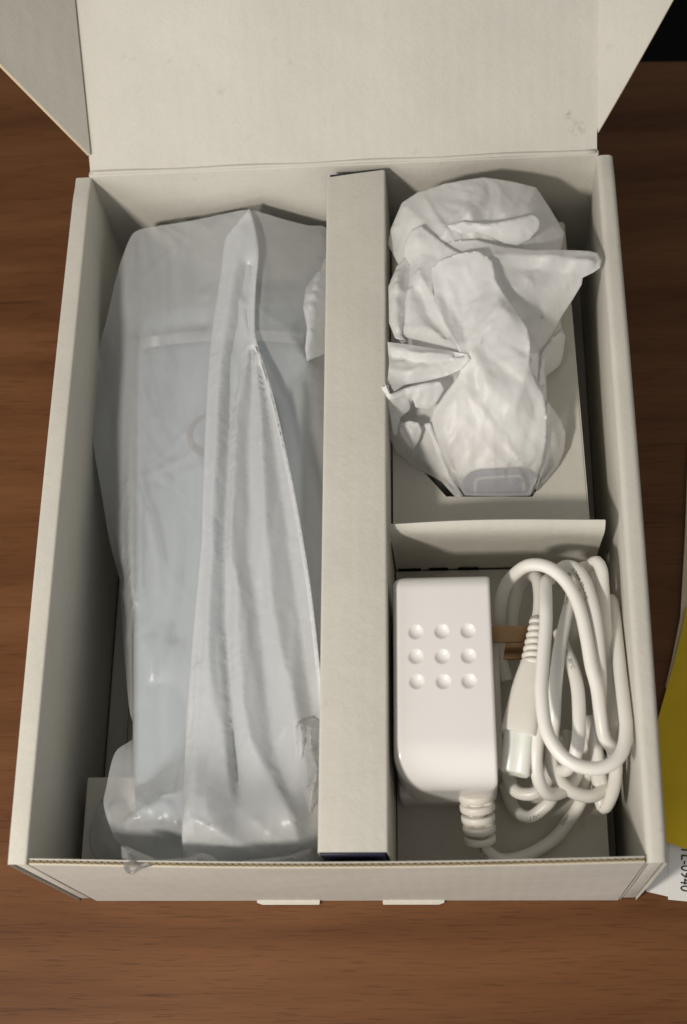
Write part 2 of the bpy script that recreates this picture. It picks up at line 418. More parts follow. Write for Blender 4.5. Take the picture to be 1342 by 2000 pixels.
# soft rounded crease where the lid bends away from the back wall
hc = [HB + np.array([x, -0.6, 0.0]) + np.array([0, 0, 0.25 * math.sin(x * 0.11)]) for x in np.linspace(-110, 110, 60)]
link('hinge_crease', tube_mesh('hinge_crease', hc, 1.05, 10), M['card'], bx)
def lid_flap(sgn, alpha, beta, curve):
    A, B_ = math.radians(alpha), math.radians(beta)
    w = np.array([sgn, 0, 0]) * math.cos(A) + ln * math.sin(A)
    b0 = HB + np.array([sgn * 111.4, 0, 0]) + lu * 7.5
    n = np.cross(lu, w); n /= np.linalg.norm(n)
    pts2 = []                                          # (along fold, outwards)
    nn = 24
    for k in range(nn + 1):
        s = 96 * k / nn
        a = s * math.cos(B_) + curve * 10 * (1 - math.cos(min(1, s / 60) * math.pi / 2)); q = s * math.sin(B_)
        pts2.append((a, q))
    top = [(a_, pts2[-1][1]) for a_ in (150, 230)] + [(283, 60), (283, 0)]
    poly = [(0, 0)] + pts2[1:] + top
    def pt(a, q): 
        return b0 + lu * a + w * q
    bm = bmesh.new()
    f = [bm.verts.new(pt(a, q)) for a, q in poly]; g = [bm.verts.new(pt(a, q) - n * sgn * 2.4) for a, q in poly]
    F1 = bm.faces.new(f); F2 = bm.faces.new(g[::-1])
    for i in range(len(poly)):
        j = (i + 1) % len(poly); bm.faces.new((f[i], g[i], g[j], f[j]))
    o = link('lid_flap', finish(bm, 'lid_flap', 25), M['card'], lid)
    # kraft core showing along the cut edge
    ed = [pt(a, q) - n * sgn * 1.2 + (lu * -0.12) for a, q in pts2]
    V, Fc = [], []
    t = np.gradient(np.array(ed), axis=0); t /= np.linalg.norm(t, axis=1)[:, None]
    outw = np.cross(n, t); 
    outw *= np.sign((outw @ (-lu))[:, None] + 1e-9)
    for k, e in enumerate(ed):
        V += [e + n * 0.85 - outw[k] * 0.3, e + n * 0.85 + outw[k] * 0.12, e - n * 0.85 + outw[k] * 0.12, e - n * 0.85 - outw[k] * 0.3]
    for k in range(len(ed) - 1):
        for j in range(4): Fc.append((4 * k + j, 4 * k + (j + 1) % 4, 4 * k + 4 + (j + 1) % 4, 4 * k + 4 + j))
    link('cut_edge', mesh('cut_edge', V, Fc), M['liner'], lid)
lid_flap(-1, 52, 46, 0.0)
lid_flap(1, 16, 31.5, 0.25)

# ------------------------------------------------------------------ slim white carton that divides the box
dv = thing('slim_carton', 'long slim white carton with dark blue ends, standing between the two bags', 'carton')
def slim():
    y0, y1 = 4.2, 292.2
    xl0, xr0, xl1, xr1 = -5.0, 20.2, -5.6, 19.6
    bm = bmesh.new(); V = []
    n = 48
    for k in range(n + 1):
        u = k / n; a = xl0 + (xl1 - xl0) * u; b = xr0 + (xr1 - xr0) * u; top = H - 0.2 + 0.4 * math.sin(math.pi * u)
        prof = [(a, 6), (a, top - 1.0), (a + 0.15, top - 0.4), (a + 0.5, top - 0.1), (a + 1.1, top), ((a + b) / 2, top + 0.15), (b - 1.1, top), (b - 0.5, top - 0.1), (b - 0.15, top - 0.4), (b, top - 1.0), (b, 6)]
        V.append([bm.verts.new((x, y0 + (y1 - y0) * u + u * 2.8 * (x - a) / (b - a), z)) for x, z in prof])
    for i in range(n):
        for j in range(len(V[0]) - 1): bm.faces.new((V[i][j], V[i][j + 1], V[i + 1][j + 1], V[i + 1][j]))
    thicken(bm, 0.5)
    link('sleeve', finish(bm, 'sleeve', 40), M['card_in'], dv)
    box('end_flap', M['navy'], dv, -3.9, 19.0, 3.4, 4.6, 7, H - 1.6, 0.3)
    box('end_flap', M['navy'], dv, -4.4, 18.6, 292.2, 294.2, 7, H - 0.9, 0.3)
slim()

# ------------------------------------------------------------------ folded cardboard insert
ins = thing('cardboard_insert', 'folded cardboard insert lining the box, with a cut-out tray under the crumpled white bag', 'insert')
box('base_panel', M['card_in'], ins, 20.6, 103.2, 5.5, 131.6, 41.0, 42.0, 0.2)
box('base_side', M['card_in'], ins, 102.4, 103.2, 5.6, 131, 1.7, 40.9, 0.2)
def lip():
    bm = bmesh.new(); R = []
    prof = [(132.0, 42.1), (131.9, 50), (131.4, 62), (130.4, 74), (129.2, 84), (128.6, 89.5), (128.8, 93), (129.8, 95.4), (131.2, 96.4)]
    n = 40
    for k in range(n + 1):
        u = k / n; x = 20.8 + (104.4 - 20.8) * u
        R.append([bm.verts.new((x - (3.0 * max(0, (50 - z) / 45) if u > 0.999 else 0), y + 0.8 * math.sin(u * 3.1) * (z / 90), z + 0.5 * math.sin(u * 5) * (z > 60))) for y, z in prof])
    for k in range(n):
        for j in range(len(prof) - 1): bm.faces.new((R[k][j], R[k + 1][j], R[k + 1][j + 1], R[k][j + 1]))
    thicken(bm, 0.9)
    l = link('lip', finish(bm, 'lip', 40), M['card_in'], ins)
    for a, b in ((778, 822), (838, 876), (895, 935)):
        p, q = P(a, 1112, 44), P(b, 1112, 44)
        box('slot', M['dark'], l, p[0], q[0], 131.2, 131.9, 43.0, 44.3, 0.1)
lip()
def tray():
    z = 68.0
    outer = [(20.8, 133.5), (100.7, 133.5), (97.5, 287), (20.8, 287)]
    w1, w2, w3, w4 = P(872, 970, z), P(1040, 970, z), P(1082, 908, z), P(790, 880, z)
    inner = [tuple(w1[:2]), tuple(w2[:2]), tuple(w3[:2]), (84, 240), (40, 240), tuple(w4[:2])]
    vin = [Vector(p) for p in outer + inner]
    ed = [(i, (i + 1) % 4) for i in range(4)] + [(4 + i, 4 + (i + 1) % 6) for i in range(6)]
    v, e, f, *_ = delaunay_2d_cdt(vin, ed, [], 0, 1e-4)
    def inside(x, y, poly):
        c = False
        for i in range(len(poly)):
            (x1, y1), (x2, y2) = poly[i], poly[i - 1]
            if (y1 > y) != (y2 > y) and x < (x2 - x1) * (y - y1) / (y2 - y1) + x1: c = not c
        return c
    bm = bmesh.new(); bv = [bm.verts.new((p.x, p.y, z)) for p in v]
    for t in f:
        cx = sum(v[i].x for i in t) / 3; cy = sum(v[i].y for i in t) / 3
        if inside(cx, cy, outer) and not inside(cx, cy, inner): bm.faces.new([bv[i] for i in t])
    for fc in bm.faces:
        if fc.normal.z < 0: fc.normal_flip()
    thicken(bm, 0.9)
    t = link('tray_panel', finish(bm, 'tray_panel'), M['card_in'], ins)
    sheet('tray_side', M['card_in'], ins, [(100.6, 134, 67.6), (97.4, 286.5, 67.6), (97.4, 286.5, 5), (100.6, 134, 5)], 0.8)
tray()
box('rest_block', M['card_in'], ins, -105.6, -6.4, 5.0, 43.6, 1.6, 46.0, 0.8, 3)
box('side_strip', M['card_in'], ins, -109.3, -101, 46, 296, 1.7, 3.0, 0.3)

# ------------------------------------------------------------------ wall charger with its cable
ad = thing('wall_charger', 'glossy white wall charger with nine round bumps and a coiled cable beside it', 'charger')
DENTS = [P(px, py, 95.6)[:2] for px, py in ((812, 1235), (863, 1234), (914, 1233), (812, 1283), (864, 1283), (915, 1282), (814, 1332), (866, 1332), (916, 1331))]
def charger_shell():
    x0, x1, y0, y1, zt, zb = 21.9, 59.9, 29.5, 110.9, 96.0, 60.0
    Rf, Rr, Rl, Rg, Rc = 16.5, 6.5, 3.0, 1.3, 11.5
    nu, nv = 44, 90
    V, F = [], []
    def drop(d, R): return 0 if d >= R else R - math.sqrt(max(0, R * R - (R - d) ** 2))
    vv = np.r_[np.linspace(0, 1, 34) ** 2 * 0.25, np.linspace(0.25, 0.40, 9)[1:], np.linspace(0.40, 0.86, 96)[1:], np.linspace(0.86, 0.88, 3)[1:], 1 - (np.linspace(1, 0, 20)[1:] ** 2) * 0.12]
    uu = np.r_[np.linspace(0, 1, 14) ** 2 * 0.12, np.linspace(0.12, 0.84, 76)[1:], np.linspace(0.84, 0.94, 6)[1:], 1 - (np.linspace(1, 0, 10)[1:] ** 2) * 0.06]
    nv, nu = len(vv), len(uu)
    for v in vv:
        y = y0 + (y1 - y0) * v
        dy = y - y0
        xl = x0 + (Rc - math.sqrt(max(0, Rc * Rc - (Rc - dy) ** 2)) if dy < Rc else 0)
        rr = y1 - y
        xl += drop(rr, 4.0)
        xr = x1 - 0.9 * ((y - y0) / (y1 - y0)) - drop(dy, 2.5) - drop(rr, 1.5)
        for u in uu:
            x = xl + (xr - xl) * u
            z = zt - max(0, drop(y - y0, Rf) * 0.9) - drop(y1 - y, Rr) - drop(x - xl, Rl) - drop(xr - x, Rg)
            for dx, dy_ in DENTS:                      # nine shallow round dents
                q = math.hypot(x - dx, y - dy_) / 2.75
                if q < 1: z -= 1.25 * (1 - q * q) ** 0.8
            V.append((x, y, max(z, zb + 1)))
    for i in range(nv - 1):
        for j in range(nu - 1): F.append((i * nu + j, i * nu + j + 1, (i + 1) * nu + j + 1, (i + 1) * nu + j))
    ring = [j for j in range(nu)] + [i * nu + nu - 1 for i in range(1, nv)] + [(nv - 1) * nu + j for j in range(nu - 2, -1, -1)] + [i * nu for i in range(nv - 2, 0, -1)]
    base = len(V)
    for r in ring: V.append((V[r][0], V[r][1], zb))
    m = len(ring)
    for k in range(m): F.append((ring[k], base + k, base + (k + 1) % m, ring[(k + 1) % m]))
    me = mesh('shell', V, F, True); me.set_sharp_from_angle(angle=math.radians(50))
    return link('shell', me, M['plastic'], ad)
shell = charger_shell()
box('base', M['plastic_low'], ad, 22.2, 59.4, 31.2, 108.8, 42.1, 62, 2.0, 4)
# prongs, blades pointing at the right wall
for z, y, ln_ in ((66.0, P(1000, 1240, 66)[1], 16.5), (54.0, P(1000, 1274, 54)[1], 16)):
    pr = box('prong', M['metal'], ad, 59.6, 60 + ln_, y - 3.4, y + 3.4, z, z + 1.5, 0.35)
box('prong_plate', M['plastic_low'], ad, 59.2, 62.8, P(975, 1500, 60)[1], P(975, 1215, 60)[1], 44, 60, 1.2, 3)
# ribbed strain relief at the front of the charger
def strain():
    a = P(930, 1548, 68); b = P(938, 1646, 58)
    d = b - a; Ln = np.linalg.norm(d)
    core = [a + d * t for t in np.linspace(-0.05, 1.0, 12)]
    root = link('strain_relief', tube_mesh('strain_relief', core, np.linspace(4.4, 3.0, 12), 28), M['relief'], ad)
    n_seg = 5; t0 = 0.0
    for k in range(n_seg):
        t1 = t0 + 0.150
        cs = [t0, t0 + 0.012, t0 + 0.03, t1 - 0.03, t1 - 0.012, t1]
        R0 = 6.9 - 0.2 * k
        rr = [R0 - 0.7, R0 - 0.2, R0, R0, R0 - 0.2, R0 - 0.7]
        cc = [a + d * t + np.array([0, 0, 0]) for t in cs]
        link('ring', tube_mesh('ring', cc, rr, 32), M['relief'], root)
        if k < n_seg - 1:                                  # the webs that leave short slits between rings
            wv_ = np.array([1.0, 0, 0]) if k % 2 else np.array([0, -0.25, 0.97])
            for s in ((-1, 1) if k % 2 else (1, -1)):
                off = (np.array([0.15, -0.3, 0.95]) if k % 2 else np.array([s * 0.96, 0, 0.25])) * (R0 - 3.0)
                link('web', tube_mesh('web', [a + d * (t1 - 0.03) + off, a + d * (t1 + 0.09) + off], 2.6, 14), M['relief'], root)
        t0 = t1 + 0.062
    return b, d / Ln
se, sd = strain()
CR = 2.55
def zz(z): return 42 + (z - 5) * 0.66
cable_curves = {}
def cable_strand(key, pts, r=CR):
    c = catmull([P(q[0], q[1], zz(q[2])) for q in pts], 1.3)
    # keep every strand inside the compartment
    c[:, 2] = np.maximum(c[:, 2], 42.1 + r)
    c[:, 0] = np.minimum(c[:, 0], 110.0 - r)
    c[:, 0] = np.maximum(c[:, 0], 63.2) if key not in ('lead',) else c[:, 0]
    c[:, 1] = np.minimum(c[:, 1], np.interp(c[:, 2], [42, 62, 74, 84, 90], [131.6, 131, 130, 128.8, 128.2]) - r)
    cable_curves[key] = c
cable_strand('lead', [(936, 1620, 30), (940, 1642, 28), (952, 1664, 24), (982, 1680, 18), (1030, 1670, 13), (1080, 1640, 11), (1112, 1602, 14), (1132, 1570, 22), (1142, 1530, 30), (1150, 1480, 34), (1150, 1400, 36)])
cable_strand('arch', [(990, 1330, 20), (974, 1260, 24), (976, 1205, 36), (986, 1148, 54), (1018, 1111, 70), (1050, 1103, 76), (1083, 1115, 79), (1113, 1147, 80), (1134, 1194, 80), (1146, 1248, 79), (1155, 1301, 77), (1166, 1344, 75), (1173, 1397, 72), (1181, 1440, 68), (1196, 1462, 62), (1203, 1500, 52), (1197, 1545, 38), (1180, 1578, 28), (1171, 1550, 30), (1167, 1510, 38), (1163, 1470, 46), (1150, 1400, 46)])
cable_strand('front_loop', [(1075, 1130, 62), (1066, 1140, 72), (1066, 1180, 82), (1066, 1221, 85), (1060, 1298, 87), (1058, 1357, 88), (1067, 1424, 88), (1091, 1468, 88), (1123, 1493, 88), (1166, 1501, 87), (1201, 1487, 86), (1219, 1457, 84), (1223, 1410, 80), (1219, 1357, 74), (1212, 1310, 68), (1207, 1250, 62), (1206, 1205, 57), (1199, 1178, 53), (1188, 1172, 50), (1176, 1190, 44), (1172, 1230, 36)])
cable_strand('printed', [(1085, 1122, 58), (1102, 1107, 64), (1123, 1110, 70), (1142, 1135, 74), (1157, 1181, 76), (1166, 1234, 75), (1171, 1301, 72), (1173, 1344, 68), (1171, 1395, 62), (1164, 1440, 56), (1168, 1480, 48), (1176, 1520, 36), (1190, 1545, 27)])
cable_strand('inner_print', [(1092, 1235, 60), (1104, 1269, 66), (1118, 1301, 70), (1128, 1344, 73), (1131, 1395, 73), (1130, 1440, 70), (1122, 1480, 64), (1106, 1504, 56), (1090, 1495, 48), (1083, 1450, 42)])
cable_strand('cross', [(1150, 1112, 48), (1130, 1130, 58), (1118, 1167, 66), (1103, 1221, 71), (1092, 1274, 73), (1085, 1340, 72), (1082, 1400, 68), (1078, 1450, 60), (1080, 1500, 52), (1104, 1536, 46), (1134, 1553, 42), (1163, 1553, 38), (1186, 1530, 32), (1192, 1480, 26)])
cable_strand('front_low', [(1062, 1330, 66), (1058, 1390, 68), (1051, 1437, 70), (1047, 1491, 66), (1055, 1531, 59), (1072, 1551, 52), (1102, 1544, 44), (1125, 1515, 36), (1140, 1460, 28)])
cable_strand('low_one', [(990, 1480, 24), (995, 1522, 26), (1008, 1545, 29), (1032, 1551, 32), (1055, 1543, 34), (1075, 1510, 34), (1090, 1440, 30)])
cable_strand('low_two', [(985, 1530, 9), (1000, 1572, 10), (1016, 1590, 14), (1037, 1595, 18), (1060, 1579, 22), (1078, 1557, 24), (1095, 1500, 22), (1108, 1430, 18)])
cable_strand('back_right', [(1120, 1150, 30), (1140, 1118, 50), (1155, 1103, 63), (1166, 1098, 68), (1174, 1112, 69), (1177, 1140, 68), (1182, 1221, 64), (1188, 1274, 60), (1195, 1328, 55), (1198, 1400, 46), (1194, 1450, 34)])
cable_strand('knob', [(1165, 1200, 20), (1158, 1150, 40), (1150, 1117, 54), (1141, 1108, 58), (1128, 1125, 55), (1108, 1200, 40)])
cable_strand('plug_tail', [(1048, 1216, 64), (1053, 1195, 62), (1054, 1160, 58), (1048, 1130, 52), (1030, 1125, 40), (1012, 1150, 30), (1002, 1200, 22), (1000, 1260, 16)])
def join_cable():
    V, F = [], []
    for c in cable_curves.values():
        me = tube_mesh('strand', c, CR, 16); b = len(V)
        V += [tuple(v.co / S) for v in me.vertices]; F += [tuple(b + i for i in p.vertices) for p in me.polygons]; bpy.data.meshes.remove(me)
    return link('cable', mesh('cable', V, F, True), M['cable'], ad)
cord = join_cable()
# low-voltage plug: ribbed tail, moulded grip, pale protective end
def plug():
    def p(x, y, z): return P(x, y, zz(z))
    grip = link('plug', bpy.data.meshes.new('plug'), M['relief'], ad)
    A, B = p(1040, 1300, 67), p(1013, 1436, 69)
    d = B - A; u = d / np.linalg.norm(d); side = np.cross(u, [0, 0, 1.0]); side /= np.linalg.norm(side); up = np.cross(side, u)
    secs = [(0, 4.6, 4.4), (0.06, 5.0, 4.6), (0.2, 5.6, 4.9), (0.4, 6.2, 5.2), (0.7, 6.6, 5.4), (0.97, 6.9, 5.5), (1.0, 6.6, 5.2)]
    V, F = [], []; ns = 32
    for t, a, b in secs:
        for j in range(ns):
            th = 2 * math.pi * j / ns; c_, s_ = math.cos(th), math.sin(th); e = 0.62
            V.append(A + d * t + side * a * math.copysign(abs(c_) ** e, c_) + up * b * math.copysign(abs(s_) ** e, s_))
    for i in range(len(secs) - 1):
        for j in range(ns): F.append((i * ns + j, i * ns + (j + 1) % ns, (i + 1) * ns + (j + 1) % ns, (i + 1) * ns + j))
    F.append(tuple(range(ns))[::-1]); F.append(tuple((len(secs) - 1) * ns + j for j in range(ns)))
    me = mesh('plug', V, F, True); me.set_sharp_from_angle(angle=math.radians(45)); me.materials.append(M['relief']); grip.data = me
    # thumb dish
    q = A + d * 0.42 + up * 4.9 - side * 0.6
    V, F = [], []
    for i in range(7):
        for j in range(20):
            th = 2 * math.pi * j / 20; rr = i / 6
            V.append(q + side * 3.6 * rr * math.cos(th) + u * 6.0 * rr * math.sin(th) + up * (0.34 * (1 - rr * rr) - 0.04))
    for i in range(6):
        for j in range(20): F.append((i * 20 + j, i * 20 + (j + 1) % 20, (i + 1) * 20 + (j + 1) % 20, (i + 1) * 20 + j))
    link('thumb_pad', mesh('thumb_pad', V, F, True), M['relief'], grip)
    # two-barrel end
    C0, C1 = B - u * 0.5, p(1006, 1512, 66)
    V, F = [], []
    for t, k in ((0, 1), (0.96, 0.97), (1.0, 0.86)):
        for j in range(40):
            th = 2 * math.pi * j / 40
            a = 5.6 * k * math.copysign(abs(math.cos(th)) ** 0.75, math.cos(th)); b = (3.9 - 0.75 * math.exp(-(a / 1.4) ** 2)) * k * math.copysign(abs(math.sin(th)) ** 0.7, math.sin(th))
            V.append(C0 + (C1 - C0) * t + side * a + up * b)
    for i in range(2):
        for j in range(40): F.append((i * 40 + j, i * 40 + (j + 1) % 40, (i + 1) * 40 + (j + 1) % 40, (i + 1) * 40 + j))
    F.append(tuple(80 + j for j in range(40)))
    me = mesh('plug_tip', V, F, True); me.set_sharp_from_angle(angle=math.radians(45))
    link('plug_tip', me, M['cap'], grip)
    # ribbed tail
    T0, T1 = p(1041, 1302, 67), p(1049, 1208, 65)
    dd = T1 - T0
    core = link('plug_tail', tube_mesh('plug_tail', [T0 - dd * 0.05, T0 + dd * 0.5, T1], [3.6, 2.9, 2.7], 20), M['relief'], grip)
    for k in range(7):
        t0 = 0.0 + k * 0.143; Rk = 5.0 - 0.33 * k
        cc = [T0 + dd * (t0 + e) for e in (0, 0.015, 0.045, 0.075, 0.098, 0.112)]
        link('rib', tube_mesh('rib', cc, [Rk - 0.9, Rk - 0.25, Rk, Rk, Rk - 0.25, Rk - 0.9], 24), M['relief'], core)
plug()

def text_mesh(s, size):
    cu = bpy.data.curves.new('t', 'FONT'); cu.body = s; cu.size = size; cu.resolution_u = 3
    o = bpy.data.objects.new('t', cu); COL.objects.link(o)
    bpy.context.view_layer.update()
    me = bpy.data.meshes.new_from_object(o.evaluated_get(bpy.context.evaluated_depsgraph_get()))
    bpy.data.objects.remove(o); bpy.data.curves.remove(cu)
    me.materials.clear()
    return me
def print_on(key, frac, s, size, toward, mat, flip=False):
    """lettering wrapped round a cable strand, starting at a fraction of its length"""
    c = cable_curves[key]; seg = np.r_[0, np.cumsum(np.linalg.norm(np.diff(c, axis=0), axis=1))]
    me = text_mesh(s, size); t, _, _ = frames(c)
    s0 = seg[-1] * frac
    for v in me.vertices:
        d = s0 + (-v.co.x if flip else v.co.x); q = np.array([np.interp(d, seg, c[:, k]) for k in range(3)])
        tt = np.array([np.interp(d, seg, t[:, k]) for k in range(3)]); tt /= np.linalg.norm(tt)
        n = np.array(toward, float); n -= tt * (n @ tt); n /= np.linalg.norm(n); b = np.cross(n, tt) * (-1 if flip else 1)
        a = (v.co.y - size * 0.35) / CR
        w = q + (CR + 0.03) * (math.cos(a) * n + math.sin(a) * b)
        v.co = w * S
    return link('print', me, mat, cord)
print_on('printed', 0.12, 'E 2464  22AWG', 2.2, (-0.75, -0.1, 0.7), M['ink'])
print_on('inner_print', 0.12, 'VW-1 80°C', 2.2, (-0.1, -0.2, 1), M['ink_grey'])
print_on('lead', 0.06, '80°C  300V', 2.2, (-0.5, -0.8, 0.8), M['ink'])
print_on('lead', 0.50, 'E2464', 2.2, (-0.5, 0.3, 0.9), M['ink_grey'])
print_on('low_two', 0.33, 'VW-1', 2.2, (0, -0.5, 1), M['ink'])
print_on('cross', 0.17, '80°C', 2.2, (-0.6, 0, 0.8), M['ink_grey'])

# ------------------------------------------------------------------ papers to the right of the box
def flat(name, pts, z, mat, label, cat, th=0.25, group=None):
    q = [(*P(x, y, z)[:2], z) for x, y in pts]
    o = sheet(name, mat, None, q, th); tag(o, label, cat, group); return o
flat('paper_sheet', [(1262, 1741), (1330, 1757), (1420, 1770), (1420, 1560), (1262, 1560)], 0.6, M['paper'], 'plain white paper sheet lying on the table against the box corner', 'paper')
lab = flat('paper_label', [(1305, 1757), (1420, 1768), (1420, 1560), (1309, 1560)], 1.2, M['paper'], 'white printed label sheet reading L-0940, partly under the yellow card', 'label')
tm = text_mesh('TL-0940', 6.3)
a0, a1 = P(1331, 1655, 1.5), P(1329, 1735, 1.5)
ux = (a1 - a0); ux[2] = 0; wd = np.linalg.norm(ux); ux /= wd; uy = np.array([-ux[1], ux[0], 0])
ext = max(v.co.x for v in tm.vertices)
for v in tm.vertices: v.co = (a0 + ux * (v.co.x - 0.8) * (wd + 1.8) / ext + uy * v.co.y) * S
o = link('printed_text', tm, M['ink'], lab)
flat('cream_sheet', [(1345, 860), (1338, 1050), (1329, 1205), (1312, 1290), (1300, 1340), (1330, 1420), (1440, 1420), (1440, 860)], 1.9, M['liner'], 'cream sheet edge showing from under the far end of the yellow card', 'paper', 0.4)
flat('yellow_card', [(1341, 1185), (1333, 1225), (1319, 1285), (1302, 1345), (1285, 1405), (1262, 1480), (1262, 1640), (1306, 1646), (1342, 1658), (1440, 1690), (1440, 1150)], 3.0, M['yellow'], 'yellow card lying over white label sheet beside the box', 'card', 0.5)

# ------------------------------------------------------------------ device under the left bag
dev = thing('handset', 'pale blue handheld device with white trim band, seen through the frosted bag', 'device')
def handset():
    # loft of rounded sections along y; the far shoulder rolls down
    ys = np.r_[24, 26, 29, 34, np.linspace(42, 220, 26), np.linspace(226, 262, 16)]
    V, F = [], []; ns = 48
    for y in ys:
        u = (y - 24) / (262 - 24)
        xl, xr = -81.5 - 14 * u, -15.0
        zt = 67 + 2.5 * math.sin(math.pi * min(1, u * 1.05)) 
        if y > 222: zt -= 24 * (1 - math.sqrt(max(0, 1 - ((y - 222) / 41) ** 2)))
        if y < 38: zt -= 10 * (1 - math.sqrt(max(0, 1 - ((38 - y) / 14.5) ** 2)))
        zb = 46.6
        if y > 240: xl += 7 * ((y - 240) / 22) ** 2; xr -= 7 * ((y - 240) / 22) ** 2
        cx, cz, a, b = (xl + xr) / 2, (zt + zb) / 2, (xr - xl) / 2, (zt - zb) / 2
        for j in range(ns):
            th = 2 * math.pi * (j + 0.5) / ns; c_, s_ = math.cos(th), math.sin(th)
            V.append((cx + a * math.copysign(abs(c_) ** 0.33, c_), y, cz + b * math.copysign(abs(s_) ** 0.50, s_)))
    for i in range(len(ys) - 1):
        for j in range(ns): F.append((i * ns + j, i * ns + (j + 1) % ns, (i + 1) * ns + (j + 1) % ns, (i + 1) * ns + j))
    F.append(tuple(range(ns))[::-1]); F.append(tuple((len(ys) - 1) * ns + j for j in range(ns)))
    body = link('body', mesh('body', V, F, True), M['blue'], dev)
    # white trim band across the far shoulder
    V, F = [], []
    for k, x in enumerate(np.linspace(-90.5, -18, 40)):
        yc = 230.5 + 4.5 * (1 - ((x + 56) / 40) ** 2) * 0.9
        for q in (-3.0, -1.5, 0, 1.5, 3.0):
            y = yc + q
            V.append((x, y, 69.75 - 24 * (1 - math.sqrt(max(0, 1 - ((y - 222) / 41) ** 2))) * (y > 222) + 0.15))
    for k in range(39):
        for q in range(4): F.append((k * 5 + q, k * 5 + q + 1, k * 5 + q + 6, k * 5 + q + 5))
    link('trim_band', mesh('trim_band', V, F, True), M['band'], dev)
    c = P(412, 848, 70.4)
    tr = [c + np.array([9.0 * math.cos(t), 9.0 * math.sin(t), -0.2]) for t in np.linspace(0, 2 * math.pi, 49)]
    b = link('button', tube_mesh('button', [c + np.array([0, 0, z]) for z in (-1.0, 0.3, 0.5)], [8.2, 8.2, 7.4], 40), M['blue'], dev)
    link('button_ring', tube_mesh('button_ring', tr, 1.5, 10, False), M['ring'], b)
handset()

# ------------------------------------------------------------------ device under the right bag
dock = thing('charging_dock', 'white rounded device with a grey end panel, wrapped in the crumpled bag in the tray', 'device')
def dock_build():
    V, F = [], []; ns = 44
    ys = np.r_[163, 164, 166, 169, np.linspace(172, 262, 14), 268, 272, 274]
    for y in ys:
        u = (y - 163) / 111
        e = min(1, (y - 163) / 7) ; e = math.sqrt(max(0, 1 - (1 - e) ** 2)); g = min(1, (274 - y) / 8); g = math.sqrt(max(0, 1 - (1 - g) ** 2)); k = 0.82 + 0.18 * min(e, g)
        cx, a = 61.5, 25.0 * k; zt = 72 + 17 * math.sin(math.pi * min(0.5, u * 0.8)) * k; zb = 20  # body enlarged beneath the bag to bounce light back up through the film
        cz, b = (zt + zb) / 2, (zt - zb) / 2
        for j in range(ns):
            th = 2 * math.pi * (j + .5) / ns; c_, s_ = math.cos(th), math.sin(th)
            V.append((cx + a * math.copysign(abs(c_) ** 0.35, c_), y, cz + b * math.copysign(abs(s_) ** 0.4, s_)))
    for i in range(len(ys) - 1):
        for j in range(ns): F.append((i * ns + j, i * ns + (j + 1) % ns, (i + 1) * ns + (j + 1) % ns, (i + 1) * ns + j))
    F.append(tuple(range(ns))[::-1]); F.append(tuple((len(ys) - 1) * ns + j for j in range(ns)))
    link('body', mesh('body', V, F, True), M['white_dev'], dock)
    # grey panel with pale rim on the near end, tilted up
    def rr(w, h, r, n=8):
        out = []
        for sx, sy, a0 in ((1, 1, 0), (-1, 1, 90), (-1, -1, 180), (1, -1, 270)):
            for k in range(n + 1):
                a = math.radians(a0 + 90 * k / n); out.append((sx * (w - r) + r * math.cos(a), sy * (h - r) + r * math.sin(a)))
        return out
    c = P(975, 957, 66); e1 = np.array([1, 0.04, 0.0]); e2 = np.array([0, 0.52, 0.854]); nn = np.cross(e1, e2)
    for nm, w, h, r, off, mt in (('end_panel', 14.8, 10.0, 6.5, 0.0, 'lavender'), ('panel_rim', 10.6, 7.4, 3.0, 0.3, 'panel_rim'), ('screen', 9.3, 6.1, 2.2, 0.5, 'lavender')):
        q = [c + e1 * x + e2 * y + nn * off for x, y in rr(w, h, r)]
        sheet(nm, M[mt], dock, q, 1.2)
dock_build()

# ------------------------------------------------------------------ plastic film sheets
def vnoise(seed):
    """smooth 2D value noise"""
    rs = np.random.RandomState(seed); T = rs.rand(64, 64)
    def f(x, y):
        xi_, yi_ = np.floor(x).astype(int), np.floor(y).astype(int); fx, fy = x - xi_, y - yi_
        fx = fx * fx * (3 - 2 * fx); fy = fy * fy * (3 - 2 * fy)
        a = T[xi_ % 64, yi_ % 64]; b = T[(xi_ + 1) % 64, yi_ % 64]; c = T[xi_ % 64, (yi_ + 1) % 64]; d = T[(xi_ + 1) % 64, (yi_ + 1) % 64]
        return (a * (1 - fx) + b * fx) * (1 - fy) + (c * (1 - fx) + d * fx) * fy
    return f
def facets(xy, seed, scale, stretch=(1, 1), rot=0.0):
    """planar facets meeting in sharp creases: random heights on a warped triangle lattice, joined linearly"""
    rs = np.random.RandomState(seed); T = rs.rand(64, 64); n3 = vnoise(seed + 2)
    c, s = math.cos(rot), math.sin(rot)
    x = (xy[:, 0] * c + xy[:, 1] * s) / scale / stretch[0] + 11; y = (-xy[:, 0] * s + xy[:, 1] * c) / scale / stretch[1] + 7
    x, y = x + 1.3 * (n3(x * 0.6 + 5, y * 0.6) - 0.5), y + 1.3 * (n3(x * 0.6, y * 0.6 + 9) - 0.5)
    k = (x + y) * 0.366; i = np.floor(x + k); j = np.floor(y + k); fx, fy = x + k - i, y + k - j
    i, j = i.astype(int) % 64, j.astype(int) % 64; up = fx > fy
    a, d = T[i, j], T[(i + 1) % 64, (j + 1) % 64]; b = np.where(up, T[(i + 1) % 64, j], T[i, (j + 1) % 64])
    hi, lo = np.maximum(fx, fy), np.minimum(fx, fy)
    return a * (1 - hi) + b * (hi - lo) + d * lo - 0.5
